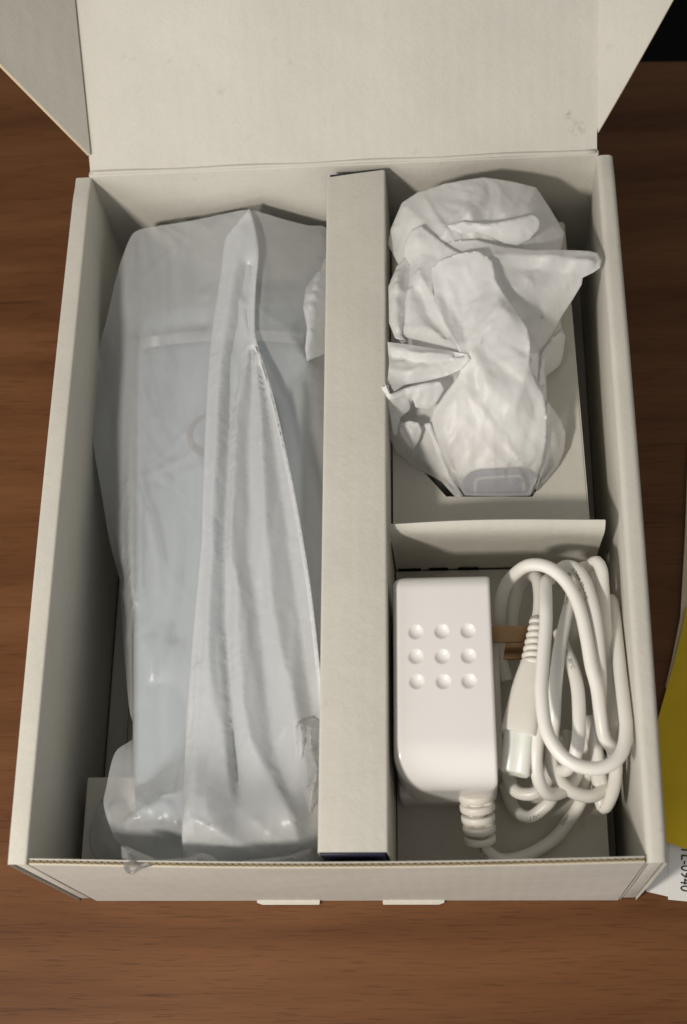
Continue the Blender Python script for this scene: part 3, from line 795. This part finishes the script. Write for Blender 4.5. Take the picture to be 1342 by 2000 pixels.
def crumple(xy, seed, scale, stretch=(1, 1), rot=0.0):
    """sharp-ridged creases: folded value noise with a warped domain, 0 mean"""
    n1, n2, n3 = vnoise(seed), vnoise(seed + 1), vnoise(seed + 2)
    c, s = math.cos(rot), math.sin(rot)
    x = (xy[:, 0] * c + xy[:, 1] * s) / scale / stretch[0] + 17; y = (-xy[:, 0] * s + xy[:, 1] * c) / scale / stretch[1] + 23
    wx = x + 1.1 * (n3(x * 0.8 + 5, y * 0.8) - 0.5); wy = y + 1.1 * (n3(x * 0.8, y * 0.8 + 9) - 0.5)
    a = 1 - np.abs(2 * n1(wx, wy) - 1); b = 1 - np.abs(2 * n2(wx * 2.1 + 3, wy * 2.1) - 1)
    return (a ** 2.2 - 0.35) + 0.4 * (b ** 2 - 0.35)
def poly_inside(q, poly):
    x, y = q[:, 0], q[:, 1]; c = np.zeros(len(q), bool)
    for i in range(len(poly)):
        x1, y1 = poly[i]; x2, y2 = poly[i - 1]
        m = (y1 > y) != (y2 > y)
        c ^= m & (x < (x2 - x1) * (y - y1) / (y2 - y1 + 1e-12) + x1)
    return c
def fold_field(v, seed, n, direction, length, width, height):
    """many long straight-ish creases: each a tent with a steep and a gentle flank, fading out at its ends"""
    rs = np.random.RandomState(seed); lo, hi = v.min(0), v.max(0); z = np.zeros(len(v))
    for k in range(n):
        c = lo + rs.rand(2) * (hi - lo); th = direction(c, rs)
        t = np.array([math.cos(th), math.sin(th)]); Ln = rs.uniform(*length); w = rs.uniform(*width); h = rs.uniform(*height)
        d = v - c; s_ = d @ t; q = -d[:, 0] * t[1] + d[:, 1] * t[0] + rs.uniform(-1, 1) * s_ ** 2 / Ln * 0.35
        ws, wg = (w * rs.uniform(0.25, 0.5), w) if rs.rand() < 0.5 else (w, w * rs.uniform(0.25, 0.5))
        tent = np.where(q > 0, np.clip(1 - q / wg, 0, 1), np.clip(1 + q / ws, 0, 1))
        z += h * tent * np.clip(1 - np.abs(s_) / (Ln / 2), 0, 1) ** 0.7 * (1 if rs.rand() < 0.72 else -0.6)
    return z
def along(angle, jit): return lambda c, rs: math.radians(angle) + rs.normal(0, math.radians(jit))
TWIST = P(915, 692, 98)[:2]
def radial(jit): return lambda c, rs: math.atan2(c[1] - TWIST[1], c[0] - TWIST[0]) + rs.normal(0, math.radians(jit))
def film(name, parent, mat, outline, lines=(), res=1.5, n=30, direction=along(90, 9), length=(25, 110), width=(3, 9), height=(0.5, 2.0), seed=1, floor=None, smooth=1, rim=True, soft=True):
    """one sheet of plastic film: outline and crease lines are (pixel x, pixel y, height mm); in between the film hangs
    like a stretched membrane, with creases kept sharp along the lines and many random long folds on top"""
    zm = (lambda z: 68 + (z - 61) * 0.86) if parent.name.startswith('crumpled') else (lambda z: z)
    W_ = lambda L: np.array([P(q[0], q[1], zm(q[2])) for q in L])
    def dense(p, closed):
        o_ = []
        for i in range(len(p) if closed else len(p) - 1):
            a, b = p[i], p[(i + 1) % len(p)]; m = max(1, int(np.linalg.norm(b - a) / res))
            o_ += [a + (b - a) * k / m for k in range(m)]
        if not closed: o_.append(p[-1])
        return np.array(o_)
    out = catmull(W_(outline), res, True) if soft else dense(W_(outline), True)
    cs = [catmull(W_(l), res) if soft else dense(W_(l), False) for l in lines]
    pts = [out]; edges = [(i, (i + 1) % len(out)) for i in range(len(out))]; k = len(out)
    for c in cs:
        pts.append(c); edges += [(k + i, k + i + 1) for i in range(len(c) - 1)]; k += len(c)
    fixed = np.vstack(pts)
    rs = np.random.RandomState(seed)
    lo, hi = out[:, :2].min(0), out[:, :2].max(0)
    gx, gy = np.meshgrid(np.arange(lo[0], hi[0], res), np.arange(lo[1], hi[1], res * 0.87))
    gx[1::2] += res / 2
    g = np.c_[gx.ravel(), gy.ravel()] + rs.uniform(-0.12, 0.12, (gx.size, 2)) * res
    g = g[poly_inside(g, out[:, :2])]
    near = np.ones(len(g), bool)
    for a in range(0, len(fixed), 256):
        d = ((g[:, None] - fixed[None, a:a + 256, :2]) ** 2).sum(2).min(1); near &= d > (0.6 * res) ** 2
    g = g[near]
    allp = np.vstack([fixed[:, :2], g])
    v, e, f, ov, oe, of = delaunay_2d_cdt([Vector(p) for p in allp], edges, [list(range(len(out)))], 0, 1e-5)
    v = np.array([(p.x, p.y) for p in v])
    f = np.array([t for t in f if len(t) == 3])
    f = f[poly_inside(v[f].mean(1), out[:, :2])]
    nv = len(v); z = np.full(nv, np.nan)
    for i, o in enumerate(ov):
        q = [j for j in o if j < len(fixed)]
        if q: z[i] = fixed[q, 2].mean()
    fx = ~np.isnan(z)
    ee = np.unique(np.sort(np.vstack([f[:, [0, 1]], f[:, [1, 2]], f[:, [2, 0]]]), 1), axis=0)
    A, B = ee[:, 0], ee[:, 1]
    deg = np.maximum(np.bincount(A, minlength=nv) + np.bincount(B, minlength=nv), 1)
    nb = lambda h: (np.bincount(A, h[B], nv) + np.bincount(B, h[A], nv)) / deg
    free = np.where(~fx)[0]; fi = np.where(fx)[0]
    for a in range(0, len(free), 2000):                      # start from the nearest fixed height, then relax
        d = ((v[free[a:a + 2000], None] - v[None, fi]) ** 2).sum(2); z[free[a:a + 2000]] = z[fi[d.argmin(1)]]
    for it in range(500): z[free] = nb(z)[free]
    tri = f[:, [0, 1, 1, 2, 2, 0]].reshape(-1, 2); srt = np.sort(tri, 1)
    uq, inv, ct = np.unique(srt, axis=0, return_inverse=True, return_counts=True)
    rim_e = tri[ct[inv.ravel()] == 1]
    border = np.zeros(nv, bool); border[rim_e.ravel()] = True
    dist = np.where(border, 0.0, 30.0)
    for it in range(10):
        m = np.full(nv, 99.0); np.minimum.at(m, A, dist[B]); np.minimum.at(m, B, dist[A]); dist = np.minimum(dist, m + res)
    k_ = np.clip(dist / 5.0, 0.12, 1)
    if floor is not None: z = np.maximum(z, floor(v[:, 0], v[:, 1]) + 0.5)
    pos = np.abs if floor is not None else (lambda q: q)
    z = z + k_ * pos(fold_field(v, seed * 7, n, direction, length, width, height))
    z = z + k_ * 0.35 * pos( fold_field(v, seed * 7 + 1, int(n * 1.6), lambda c, r_: direction(c, r_) + r_.normal(0, 0.5), (length[0] * 0.5, length[1] * 0.5), (width[0] * 0.5, width[1] * 0.6), height))
    z = z + k_ * (0.30 if floor is not None else 0.17) * pos(fold_field(v, seed * 7 + 2, int(n * 2.2), lambda c, r_: direction(c, r_) + r_.normal(0, 0.35), (length[0] * 0.5, length[1] * 0.6), (max(res * 1.2, width[0] * 0.4), max(res * 1.8, width[1] * 0.3)), height))
    for it in range(smooth):
        h = nb(z); z = np.where(border, z, z * 0.55 + h * 0.45)
    if floor is not None: z = np.maximum(z, floor(v[:, 0], v[:, 1]))
    V = [tuple(q) for q in np.c_[v, z]]; F = [tuple(t) for t in f]
    if rim:                                                  # the film turns under at its edges
        inw = np.zeros((nv, 2))
        for a, b in rim_e:
            d = v[b] - v[a]; q = np.array([-d[1], d[0]]); q /= np.linalg.norm(q) + 1e-9; inw[a] += q; inw[b] += q
        inw /= np.linalg.norm(inw, axis=1)[:, None] + 1e-9
        if len(f):
            t0 = f[0]; ar = np.cross(v[t0[1]] - v[t0[0]], v[t0[2]] - v[t0[0]])
            if ar < 0: inw = -inw
        prev = {i: i for i in np.where(border)[0]}
        for off, dz in ((-0.1, -0.3), (0.4, -0.9), (1.7, -1.6)):
            cur = {}
            for i in prev:
                zz_ = z[i] + dz
                if floor is not None: zz_ = max(zz_, floor(np.array([v[i][0]]), np.array([v[i][1]]))[0] - 0.3)
                cur[i] = len(V); V.append((v[i][0] + inw[i][0] * off, v[i][1] + inw[i][1] * off, zz_))
            F += [(prev[b], prev[a], cur[a], cur[b]) for a, b in rim_e]
            prev = cur
    V = np.array(V); used = np.unique(np.concatenate([np.array(t) for t in F])); remap = -np.ones(len(V), int); remap[used] = np.arange(len(used))
    return link(name, mesh(name, V[used], [tuple(remap[list(t)]) for t in F], True), mat, parent)

def handset_floor(x, y):
    t = np.full_like(x, 2.2)
    on = (x > -106) & (y < 44.5); t = np.where(on, 46.8, t)
    xl_ = -82.5 - 14 * (y - 24) / 238
    body = (x > xl_) & (x < -14) & (y > 23) & (y < 262)
    zt = 70.6 - np.where(y > 222, 24 * (1 - np.sqrt(np.clip(1 - ((y - 222) / 41) ** 2, 0, 1))), 0)
    ed = np.clip(np.minimum(x - xl_, -14 - x) / 5.0, 0, 1); zt = zt - 14 * (1 - np.sqrt(1 - (1 - ed) ** 2))
    zt = zt - np.where(y < 38, 10 * (1 - np.sqrt(np.clip(1 - ((38 - y) / 14.5) ** 2, 0, 1))), 0)
    return np.maximum(t, np.where(body, zt, 0))

lb = thing('frosted_bag', 'long frosted plastic bag pulled over the pale blue device, creased lengthwise', 'plastic bag')
film('film', lb, M['film'],
     [(262, 455, 77.0), (300, 443, 77.0), (345, 436, 78.0), (390, 428, 79.0), (440, 417, 80.0), (485, 410, 83.0), (520, 418, 80.0), (560, 430, 75.0), (600, 440, 70.0), (640, 449, 64.0),
      (642, 520, 66.0), (643, 600, 66.0), (642, 700, 62.0), (641, 800, 62.0), (640, 900, 64.0), (639, 1050, 66.0), (637, 1200, 66.0), (635, 1350, 64.0), (634, 1500, 58.0), (632, 1600, 64.0), (630, 1682, 62.0),
      (600, 1688, 66.0), (540, 1690, 68.0), (480, 1688, 68.0), (420, 1684, 68.0), (350, 1680, 66.0), (300, 1676, 64.0), (258, 1668, 64.0),
      (238, 1650, 66.0), (222, 1632, 68.0), (203, 1575, 64.2), (207, 1540, 62.0), (225, 1470, 60.0), (262, 1437, 56.0), (252, 1380, 50.0), (243, 1280, 48.0), (236, 1180, 46.0), (233, 1130, 46.0),
      (215, 1060, 52.0), (197, 955, 58.0), (181, 850, 62.0), (187, 770, 62.0), (193, 685, 64.0), (200, 655, 67.0), (212, 610, 71.0), (225, 550, 74.0), (240, 500, 76.0)],
     [[(485, 412, 83.0), (490, 520, 81.0), (497, 655, 79.0)],
      [(262, 660, 71.6), (256, 800, 71.6), (254, 950, 71.6), (256, 1100, 71.6), (262, 1180, 71.6)],
      [(340, 700, 71.6), (338, 900, 71.4), (336, 1100, 71.4), (336, 1250, 71.4)],
      [(275, 655, 70.8), (340, 640, 71.2), (400, 636, 71.2)],
      [(250, 590, 73.0), (290, 520, 75.0), (330, 470, 77.0)],
      [(232, 1150, 50.0), (247, 1172, 58.0), (262, 1199, 66.0), (277, 1241, 71.0), (295, 1312, 73.0), (284, 1370, 66.0), (265, 1428, 56.0)],
      [(297, 1315, 73.0), (316, 1268, 72.6), (325, 1230, 72.0)],
      [(215, 1575, 68.2), (270, 1590, 76.5), (300, 1602, 79.0)],
      
      [(270, 1655, 68.0), (300, 1655, 66.0), (340, 1650, 67.0), (400, 1664, 68.0)],
      [(242, 1612, 75.0), (275, 1582, 79.3), (316, 1566, 79.9), (337, 1578, 80.7), (343, 1610, 82.0)], [(312, 1600, 80.0), (312, 1640, 72.0)], [(374, 1582, 82.3), (408, 1596, 85.4), (449, 1631, 84.0), (499, 1662, 76.0)], [(360, 1640, 74.0), (420, 1655, 72.0)], [(500, 1620, 80.0), (560, 1640, 75.0), (600, 1630, 72.0)],
      [(497, 655, 79.0), (478, 800, 76.0), (456, 980, 75.0), (447, 1075, 75.0), (471, 1200, 76.0), (501, 1330, 76.0), (540, 1480, 73.0), (572, 1580, 69.0), (590, 1650, 62.0)],
      [(520, 800, 72.5), (528, 1000, 72.0), (548, 1150, 72.0), (575, 1300, 69.0), (598, 1440, 60.0), (606, 1560, 52.0)],
      [(600, 700, 74.0), (575, 728, 74.0), (546, 762, 73.5)], [(560, 640, 75.0), (590, 690, 75.0)], [(197, 700, 62.0), (212, 800, 64.0), (220, 900, 63.0), (228, 1000, 60.0), (240, 1090, 62.0)]],
     res=1.3, n=60, length=(30, 130), width=(2, 8), height=(0.4, 1.7), rim=False, seed=3, floor=handset_floor)
film('fold', lb, M['film_layer'],
     [(482, 413, 85.0), (458, 440, 83.1), (439, 470, 81.0), (430, 537, 79.0), (416, 628, 76.4), (408, 703, 76.0), (403, 786, 75.9), (399, 869, 75.9), (395, 973, 75.8), (393, 1050, 75.8), (387, 1120, 75.7), (374, 1266, 75.6), (366, 1370, 75.6), (360, 1494, 75.5), (356, 1598, 86.5), (356, 1650, 82.5), (360, 1682, 75.5), (420, 1686, 75.5), (500, 1688, 74.5), (570, 1686, 72.5), (630, 1676, 70.5), (633, 1580, 73.4), (634, 1480, 70.0), (632, 1380, 76.0), (623, 1287, 82.0), (615, 1212, 82.9), (603, 1120, 84.0), (582, 994, 83.4), (561, 890, 83.0), (532, 765, 82.4), (502, 668, 82.0), (498, 620, 82.0), (500, 558, 82.9), (505, 483, 84.0), (490, 413, 85.0)],
     [[(474, 450, 84.5), (455, 540, 82.6), (440, 640, 80.5), (429, 745, 80.4), (423, 870, 80.2), (418, 994, 80.1), (415, 1100, 80.0), (410, 1230, 80.0), (407, 1360, 80.0), (405, 1490, 80.0), (405, 1580, 89.5), (411, 1640, 87.5)], [(486, 520, 80.0), (473, 620, 77.0), (458, 745, 74.0), (450, 870, 74.2), (444, 994, 74.3), (440, 1100, 74.5), (439, 1204, 74.6), (450, 1349, 74.8), (461, 1494, 75.0), (470, 1580, 83.5)], [(495, 640, 81.5), (482, 700, 80.5), (468, 760, 79.5), (459, 828, 79.7), (453, 994, 80.1), (449, 1083, 80.3), (467, 1145, 80.4), (467, 1228, 80.7), (474, 1370, 81.0), (493, 1453, 80.5), (534, 1523, 80.3), (570, 1598, 85.5), (586, 1650, 78.5)], [(497, 690, 76.5), (490, 800, 76.3), (486, 900, 76.2), (486, 1000, 76.1), (484, 1080, 76.0), (496, 1160, 75.8), (507, 1228, 75.8), (516, 1320, 75.6), (524, 1411, 75.5), (538, 1480, 75.2), (565, 1545, 77.7)], [(500, 690, 81.0), (508, 780, 81.2), (514, 869, 81.3), (521, 994, 81.5), (524, 1090, 81.7), (533, 1180, 81.9), (547, 1265, 82.0), (572, 1360, 80.4), (592, 1440, 79.0), (604, 1540, 76.2), (608, 1620, 76.5)], [(508, 720, 77.5), (527, 810, 77.2), (541, 900, 76.9), (556, 1000, 76.5), (571, 1110, 76.1), (586, 1220, 75.7), (602, 1330, 75.3), (614, 1420, 75.0)], [(430, 1240, 77.5), (438, 1400, 79.2), (450, 1530, 81.6), (472, 1620, 85.5)], [(385, 1300, 78.5), (380, 1450, 78.5), (376, 1580, 88.5)], [(374, 1600, 90.5), (408, 1612, 91.0), (449, 1640, 88.5), (499, 1664, 81.5)], [(500, 1600, 85.5), (540, 1640, 82.5), (590, 1660, 76.5)]],
     res=1.2, n=26, direction=along(93, 5), length=(40, 150), width=(1.8, 5), height=(0.3, 1.4), seed=5)
film('fold', lb, M['film_layer'],
     [(643, 486, 70.0), (620, 530, 76.0), (598, 562, 81.0), (592, 600, 82.0), (600, 640, 81.0), (596, 680, 79.0), (600, 706, 77.0), (634, 690, 70.0), (643, 640, 68.0), (643, 560, 68.0)],
     [[(636, 540, 74.0), (612, 600, 79.0), (606, 645, 80.0), (600, 690, 78.0)], [(640, 600, 70.0), (620, 650, 75.0), (606, 690, 76.0)]],
     soft=False, n=16, length=(40, 150), width=(2.5, 7), height=(0.6, 2.2), seed=11)
# loose mouth of the bag, bunched up against the front wall
MO = dict(res=0.9, length=(8, 30), width=(1.5, 4), direction=along(80, 40))
film('mouth', lb, M['film2'],
     [(237, 1652, 92), (250, 1655, 94), (280, 1668, 94), (312, 1680, 92), (318, 1687, 94), (300, 1690, 100), (280, 1694, 103.5), (258, 1708, 104), (246, 1704, 103.6), (241, 1690, 101), (238, 1670, 97)],
     [[(245, 1660, 96), (262, 1684, 102), (260, 1702, 104.4)]], n=4, height=(0.3, 1.0), seed=13, soft=False, **MO)
film('mouth', lb, M['film2'],
     [(300, 1679, 92), (330, 1678, 95), (387, 1674, 97), (392, 1682, 97.5), (360, 1689, 97), (318, 1693, 96), (296, 1690, 94)],
     [[(310, 1683, 96), (350, 1683, 98.5), (388, 1678, 98)]], n=4, height=(0.2, 0.8), seed=14, soft=False, **MO)
film('mouth', lb, M['film2'],
     [(352, 1690, 86), (362, 1676, 88), (383, 1667, 90), (405, 1668, 90), (422, 1677, 89), (438, 1692, 86), (400, 1695, 88)],
     [[(370, 1680, 90), (395, 1676, 92), (420, 1686, 89)]], n=4, height=(0.3, 1.0), seed=15, **MO)
film('mouth', lb, M['film2'],
     [(395, 1692, 88), (440, 1686, 90), (500, 1679, 88), (560, 1671, 82), (610, 1655, 76), (628, 1676, 72), (600, 1691, 80), (500, 1694, 86), (430, 1695, 88)],
     [[(430, 1689, 92), (520, 1684, 89), (600, 1668, 80)], [(560, 1688, 82), (590, 1655, 80)]], n=8, height=(0.4, 1.4), seed=16, **MO)
film('mouth', lb, M['film'],
     [(200, 1560, 52), (185, 1590, 49), (175, 1625, 48), (180, 1660, 48), (200, 1682, 48), (245, 1690, 49), (262, 1680, 55), (240, 1650, 58), (222, 1620, 58), (212, 1580, 57)],
     [[(195, 1600, 52), (200, 1640, 53), (225, 1670, 54)]], n=8, height=(0.4, 1.4), seed=17, **MO)
film('mouth', lb, M['film2'],
     [(572, 1408, 77.0), (594, 1402, 78.0), (624, 1408, 75.0), (632, 1450, 76.0), (631, 1540, 72.0), (628, 1640, 66.0), (614, 1680, 60.0), (592, 1668, 64.0), (580, 1600, 70.0), (588, 1540, 76.0), (578, 1480, 78.0)],
     [[(586, 1410, 85.0), (592, 1460, 80.0), (594, 1500, 76.0)], [(598, 1420, 78.0), (601, 1480, 74.0), (600, 1530, 72.0)], [(606, 1415, 86.0), (609, 1470, 82.0), (620, 1500, 84.0), (612, 1545, 82.0), (600, 1600, 76.0), (594, 1645, 70.0)],
      [(618, 1425, 78.0), (618, 1470, 74.0)], [(626, 1540, 70.0), (614, 1590, 74.0), (602, 1640, 68.0)], [(584, 1560, 74.0), (592, 1610, 68.0)]],
     n=14, height=(0.5, 2.2), rim=False, seed=19, **MO)
# crumpled white bag in the right compartment
rb = thing('crumpled_bag', 'crumpled thin white plastic bag bunched up over the tray beside the slim carton', 'plastic bag')
F2 = M['film2']
film('film', rb, F2,                                        # underlying wrap
     [(770, 520, 80), (775, 440, 86), (800, 395, 90), (870, 365, 94), (945, 352, 97), (1040, 372, 92), (1090, 440, 82), (1085, 520, 76), (1090, 600, 70), (1100, 660, 68), (1095, 710, 66), (1066, 735, 70), (1060, 780, 76), (1000, 810, 82), (900, 820, 82), (840, 830, 78), (800, 850, 72), (772, 850, 68), (762, 800, 70), (764, 700, 72), (764, 600, 76)],
     [[(860, 420, 98), (930, 520, 98), (915, 690, 92), (930, 790, 87)], [(1000, 450, 95), (1010, 600, 90), (1010, 740, 82)], [(800, 520, 90), (810, 690, 84), (825, 800, 78)]],
     res=1.8, n=50, direction=radial(30), length=(20, 70), width=(3, 9), height=(0.8, 3), rim=False, seed=31)
film('dome', rb, F2,
     [(758, 476, 93), (764, 445, 96), (785, 396, 98), (815, 376, 99), (870, 358, 103), (945, 346, 106), (1000, 354, 103), (1047, 366, 99), (1075, 408, 93), (1103, 455, 86), (1098, 478, 85), (1092, 500, 84), (1040, 530, 90), (980, 545, 94), (900, 540, 96), (830, 545, 95), (785, 530, 94)],
     [[(790, 402, 100), (812, 420, 104), (838, 450, 106), (850, 490, 103)], [(945, 350, 106), (940, 400, 111), (900, 430, 112), (870, 455, 110), (838, 500, 104)],
      [(1047, 370, 100), (1030, 400, 106), (985, 420, 109)], [(1100, 458, 87), (1060, 462, 97), (1020, 478, 103)], [(772, 440, 98), (800, 455, 99), (812, 480, 98)], [(1072, 412, 95), (1055, 430, 102)]],
     res=0.95, n=34, direction=radial(35), length=(18, 70), width=(2.5, 10), height=(0.3, 1.5), smooth=1, soft=False, seed=33)
film('lobe', rb, F2,
     [(872, 440, 112), (905, 432, 114), (950, 437, 114), (1000, 428, 112), (1042, 418, 110), (1056, 428, 108), (1052, 448, 106), (1035, 466, 105), (1010, 478, 104), (985, 474, 106), (955, 460, 109), (930, 452, 111), (900, 455, 112)],
     [[(905, 442, 113), (950, 446, 112), (990, 443, 111), (1035, 432, 110)], [(985, 460, 109), (1020, 460, 108)]],
     res=1.15, n=5, direction=along(10, 20), length=(14, 55), width=(1.8, 6), height=(0.2, 0.8), soft=False, seed=35)
film('wing', rb, F2,
     [(836, 492, 104), (880, 470, 108), (930, 468, 109), (985, 482, 108), (1040, 488, 106), (1100, 488, 104), (1152, 490, 103), (1168, 494, 102.5), (1175, 508, 102), (1172, 522, 101), (1160, 531, 99), (1138, 542, 98), (1136, 555, 96), (1118, 585, 90), (1100, 612, 86), (1080, 648, 81), (1056, 700, 76), (1010, 720, 82), (950, 710, 90), (900, 690, 96), (860, 620, 98), (840, 560, 100)],
     [[(960, 500, 110), (1040, 500, 107), (1110, 506, 105), (1160, 512, 104.5)], [(970, 520, 107), (1050, 530, 101), (1100, 535, 99), (1150, 526, 101)], [(1000, 560, 104), (1080, 560, 98), (1130, 550, 97)], [(990, 600, 101), (1050, 620, 93), (1095, 612, 87)], [(1000, 650, 97), (1040, 670, 86), (1056, 695, 78)], [(1030, 545, 104), (1060, 600, 93), (1050, 680, 81)]],
     res=0.95, n=26, direction=radial(16), length=(18, 70), width=(2.5, 10), height=(0.3, 1.5), smooth=1, soft=False, seed=37)
film('centre', rb, F2,
     [(842, 526, 108), (858, 508, 111), (900, 494, 114), (936, 490, 115), (962, 510, 114), (968, 545, 112), (985, 575, 110), (1012, 610, 107), (1030, 640, 105), (1036, 672, 103), (1034, 712, 100), (1046, 745, 95), (1062, 772, 90), (1068, 810, 85), (1067, 860, 80), (1058, 905, 74), (1046, 945, 67), (1036, 967, 62.5),
      (975, 969, 63.5), (908, 967, 63), (880, 925, 70), (852, 880, 75), (838, 840, 80), (846, 800, 86), (868, 770, 91), (895, 735, 97), (905, 705, 102), (890, 670, 106), (868, 630, 106), (850, 580, 107)],
     [[(940, 494, 115.5), (925, 560, 110), (918, 640, 106), (914, 695, 103)], [(880, 520, 112), (895, 580, 106), (905, 640, 103), (914, 695, 103)], [(914, 695, 103), (960, 640, 109), (990, 612, 111), (1015, 615, 107)], [(914, 695, 103), (950, 672, 104), (985, 668, 104), (1028, 690, 101)],
      [(914, 697, 103), (925, 730, 98), (935, 765, 94)], [(950, 700, 101), (945, 750, 98), (948, 785, 94)], [(1034, 712, 100), (1022, 745, 99), (1005, 800, 93)], [(990, 700, 101), (980, 760, 97), (970, 785, 94)], [(850, 560, 108), (880, 600, 104), (900, 640, 103)],
      [(890, 780, 93), (868, 830, 87), (880, 900, 77)], [(885, 880, 79), (930, 850, 85), (990, 810, 91)], [(960, 880, 80), (1010, 850, 83), (1055, 820, 85)], [(905, 925, 73), (980, 905, 79), (1045, 895, 76)]],
     res=0.95, n=50, direction=radial(24), length=(18, 70), width=(2.5, 10), height=(0.3, 1.5), smooth=1, soft=False, seed=39)
film('side_fold', rb, F2,
     [(790, 475, 102), (805, 448, 107), (822, 440, 109), (850, 462, 109), (880, 485, 109), (905, 497, 109), (880, 510, 107), (850, 525, 106), (846, 570, 104), (872, 630, 103), (900, 668, 102), (912, 692, 103), (870, 680, 100), (820, 665, 97), (778, 655, 94), (782, 610, 96), (792, 560, 98), (798, 520, 99), (788, 498, 100)],
     [[(812, 448, 109), (818, 500, 106), (815, 535, 104)], [(818, 535, 105), (840, 590, 103), (880, 650, 102), (910, 690, 103)], [(800, 560, 103), (795, 620, 99)], [(815, 530, 106), (850, 500, 107), (890, 500, 108)], [(785, 640, 97), (840, 640, 101), (905, 690, 103)], [(825, 560, 101), (838, 620, 98), (870, 665, 100)]],
     res=0.95, n=12, direction=radial(25), length=(18, 70), width=(2.5, 10), height=(0.3, 1.5), smooth=1, soft=False, seed=41)
film('side_fold', rb, F2,
     [(759, 560, 99), (775, 520, 99), (795, 500, 100), (805, 525, 100), (800, 570, 99), (790, 620, 98), (784, 655, 97), (795, 668, 97), (772, 660, 97), (760, 630, 98)],
     [[(775, 530, 102), (772, 580, 102), (778, 640, 100)]],
     res=0.95, n=12, direction=radial(25), length=(18, 70), width=(2.5, 10), height=(0.3, 1.5), smooth=1, soft=False, seed=43)
film('side_fold', rb, F2,
     [(757, 668, 101), (790, 672, 103), (840, 680, 104), (890, 688, 105), (914, 692, 105), (918, 702, 104), (900, 722, 101), (870, 735, 99), (830, 745, 97), (790, 752, 97), (770, 765, 99), (757, 745, 100), (760, 710, 100)],
     [[(760, 675, 102), (820, 695, 106), (880, 695, 106), (915, 697, 105)], [(762, 720, 101), (810, 728, 101), (860, 715, 102), (912, 699, 104.5)], [(765, 700, 99), (830, 712, 99), (905, 700, 103)]],
     res=0.95, n=12, direction=radial(25), length=(18, 70), width=(2.5, 10), height=(0.3, 1.5), smooth=1, soft=False, rim=False, seed=45)
film('side_fold', rb, F2,
     [(750, 745, 103), (762, 770, 101), (790, 758, 99), (830, 748, 99), (860, 745, 99), (868, 760, 96), (850, 790, 91), (838, 800, 89), (812, 795, 91), (806, 780, 93), (800, 800, 88), (782, 815, 86), (775, 850, 82), (768, 850, 82), (760, 800, 92)],
     [[(762, 772, 101), (790, 770, 96), (830, 765, 97), (862, 755, 97)], [(765, 800, 91), (800, 785, 94), (850, 775, 93)]],
     res=0.95, n=12, direction=radial(25), length=(18, 70), width=(2.5, 10), height=(0.3, 1.5), smooth=1, soft=False, seed=47)
film('side_fold', rb, F2,
     [(776, 828, 84), (800, 822, 87), (818, 826, 87), (824, 842, 84), (818, 860, 80), (806, 880, 76), (796, 868, 77), (784, 850, 80)],
     [[(790, 830, 86), (805, 850, 83), (806, 872, 78)]], res=0.95, n=12, direction=radial(25), length=(18, 70), width=(2.5, 10), height=(0.3, 1.5), smooth=1, soft=False, seed=49)
film('skirt', rb, F2,
     [(760, 800, 70), (768, 800, 78), (798, 835, 80), (840, 825, 84), (862, 880, 77), (880, 930, 69), (905, 968, 63), (890, 971, 61.5), (862, 940, 61.5), (805, 908, 62), (772, 880, 63), (760, 850, 65)],
     [[(780, 850, 72), (830, 900, 69), (890, 955, 65)], [(800, 880, 72), (850, 915, 68)]], res=1.15, n=8, direction=along(90, 30), length=(14, 55), width=(1.8, 6), height=(0.3, 1.2), soft=False, seed=51)
film('skirt', rb, F2,
     [(1066, 780, 82), (1082, 800, 76), (1096, 820, 72), (1105, 845, 69), (1102, 880, 66), (1090, 910, 63), (1070, 935, 62.5), (1050, 958, 62), (1042, 950, 66), (1055, 905, 72), (1064, 860, 78), (1066, 820, 82)],
     [[(1072, 800, 79), (1078, 850, 76), (1070, 910, 69)]], res=1.15, n=8, direction=along(90, 30), length=(14, 55), width=(1.8, 6), height=(0.3, 1.2), soft=False, seed=53)
film('skirt', rb, F2,
     [(1058, 690, 80), (1080, 655, 80), (1098, 640, 76), (1104, 655, 74), (1100, 690, 70), (1090, 715, 68), (1066, 735, 70), (1052, 745, 78)],
     [[(1070, 680, 79), (1085, 690, 75), (1070, 720, 73)]], res=1.15, n=8, direction=along(90, 30), length=(14, 55), width=(1.8, 6), height=(0.3, 1.2), soft=False, seed=55)
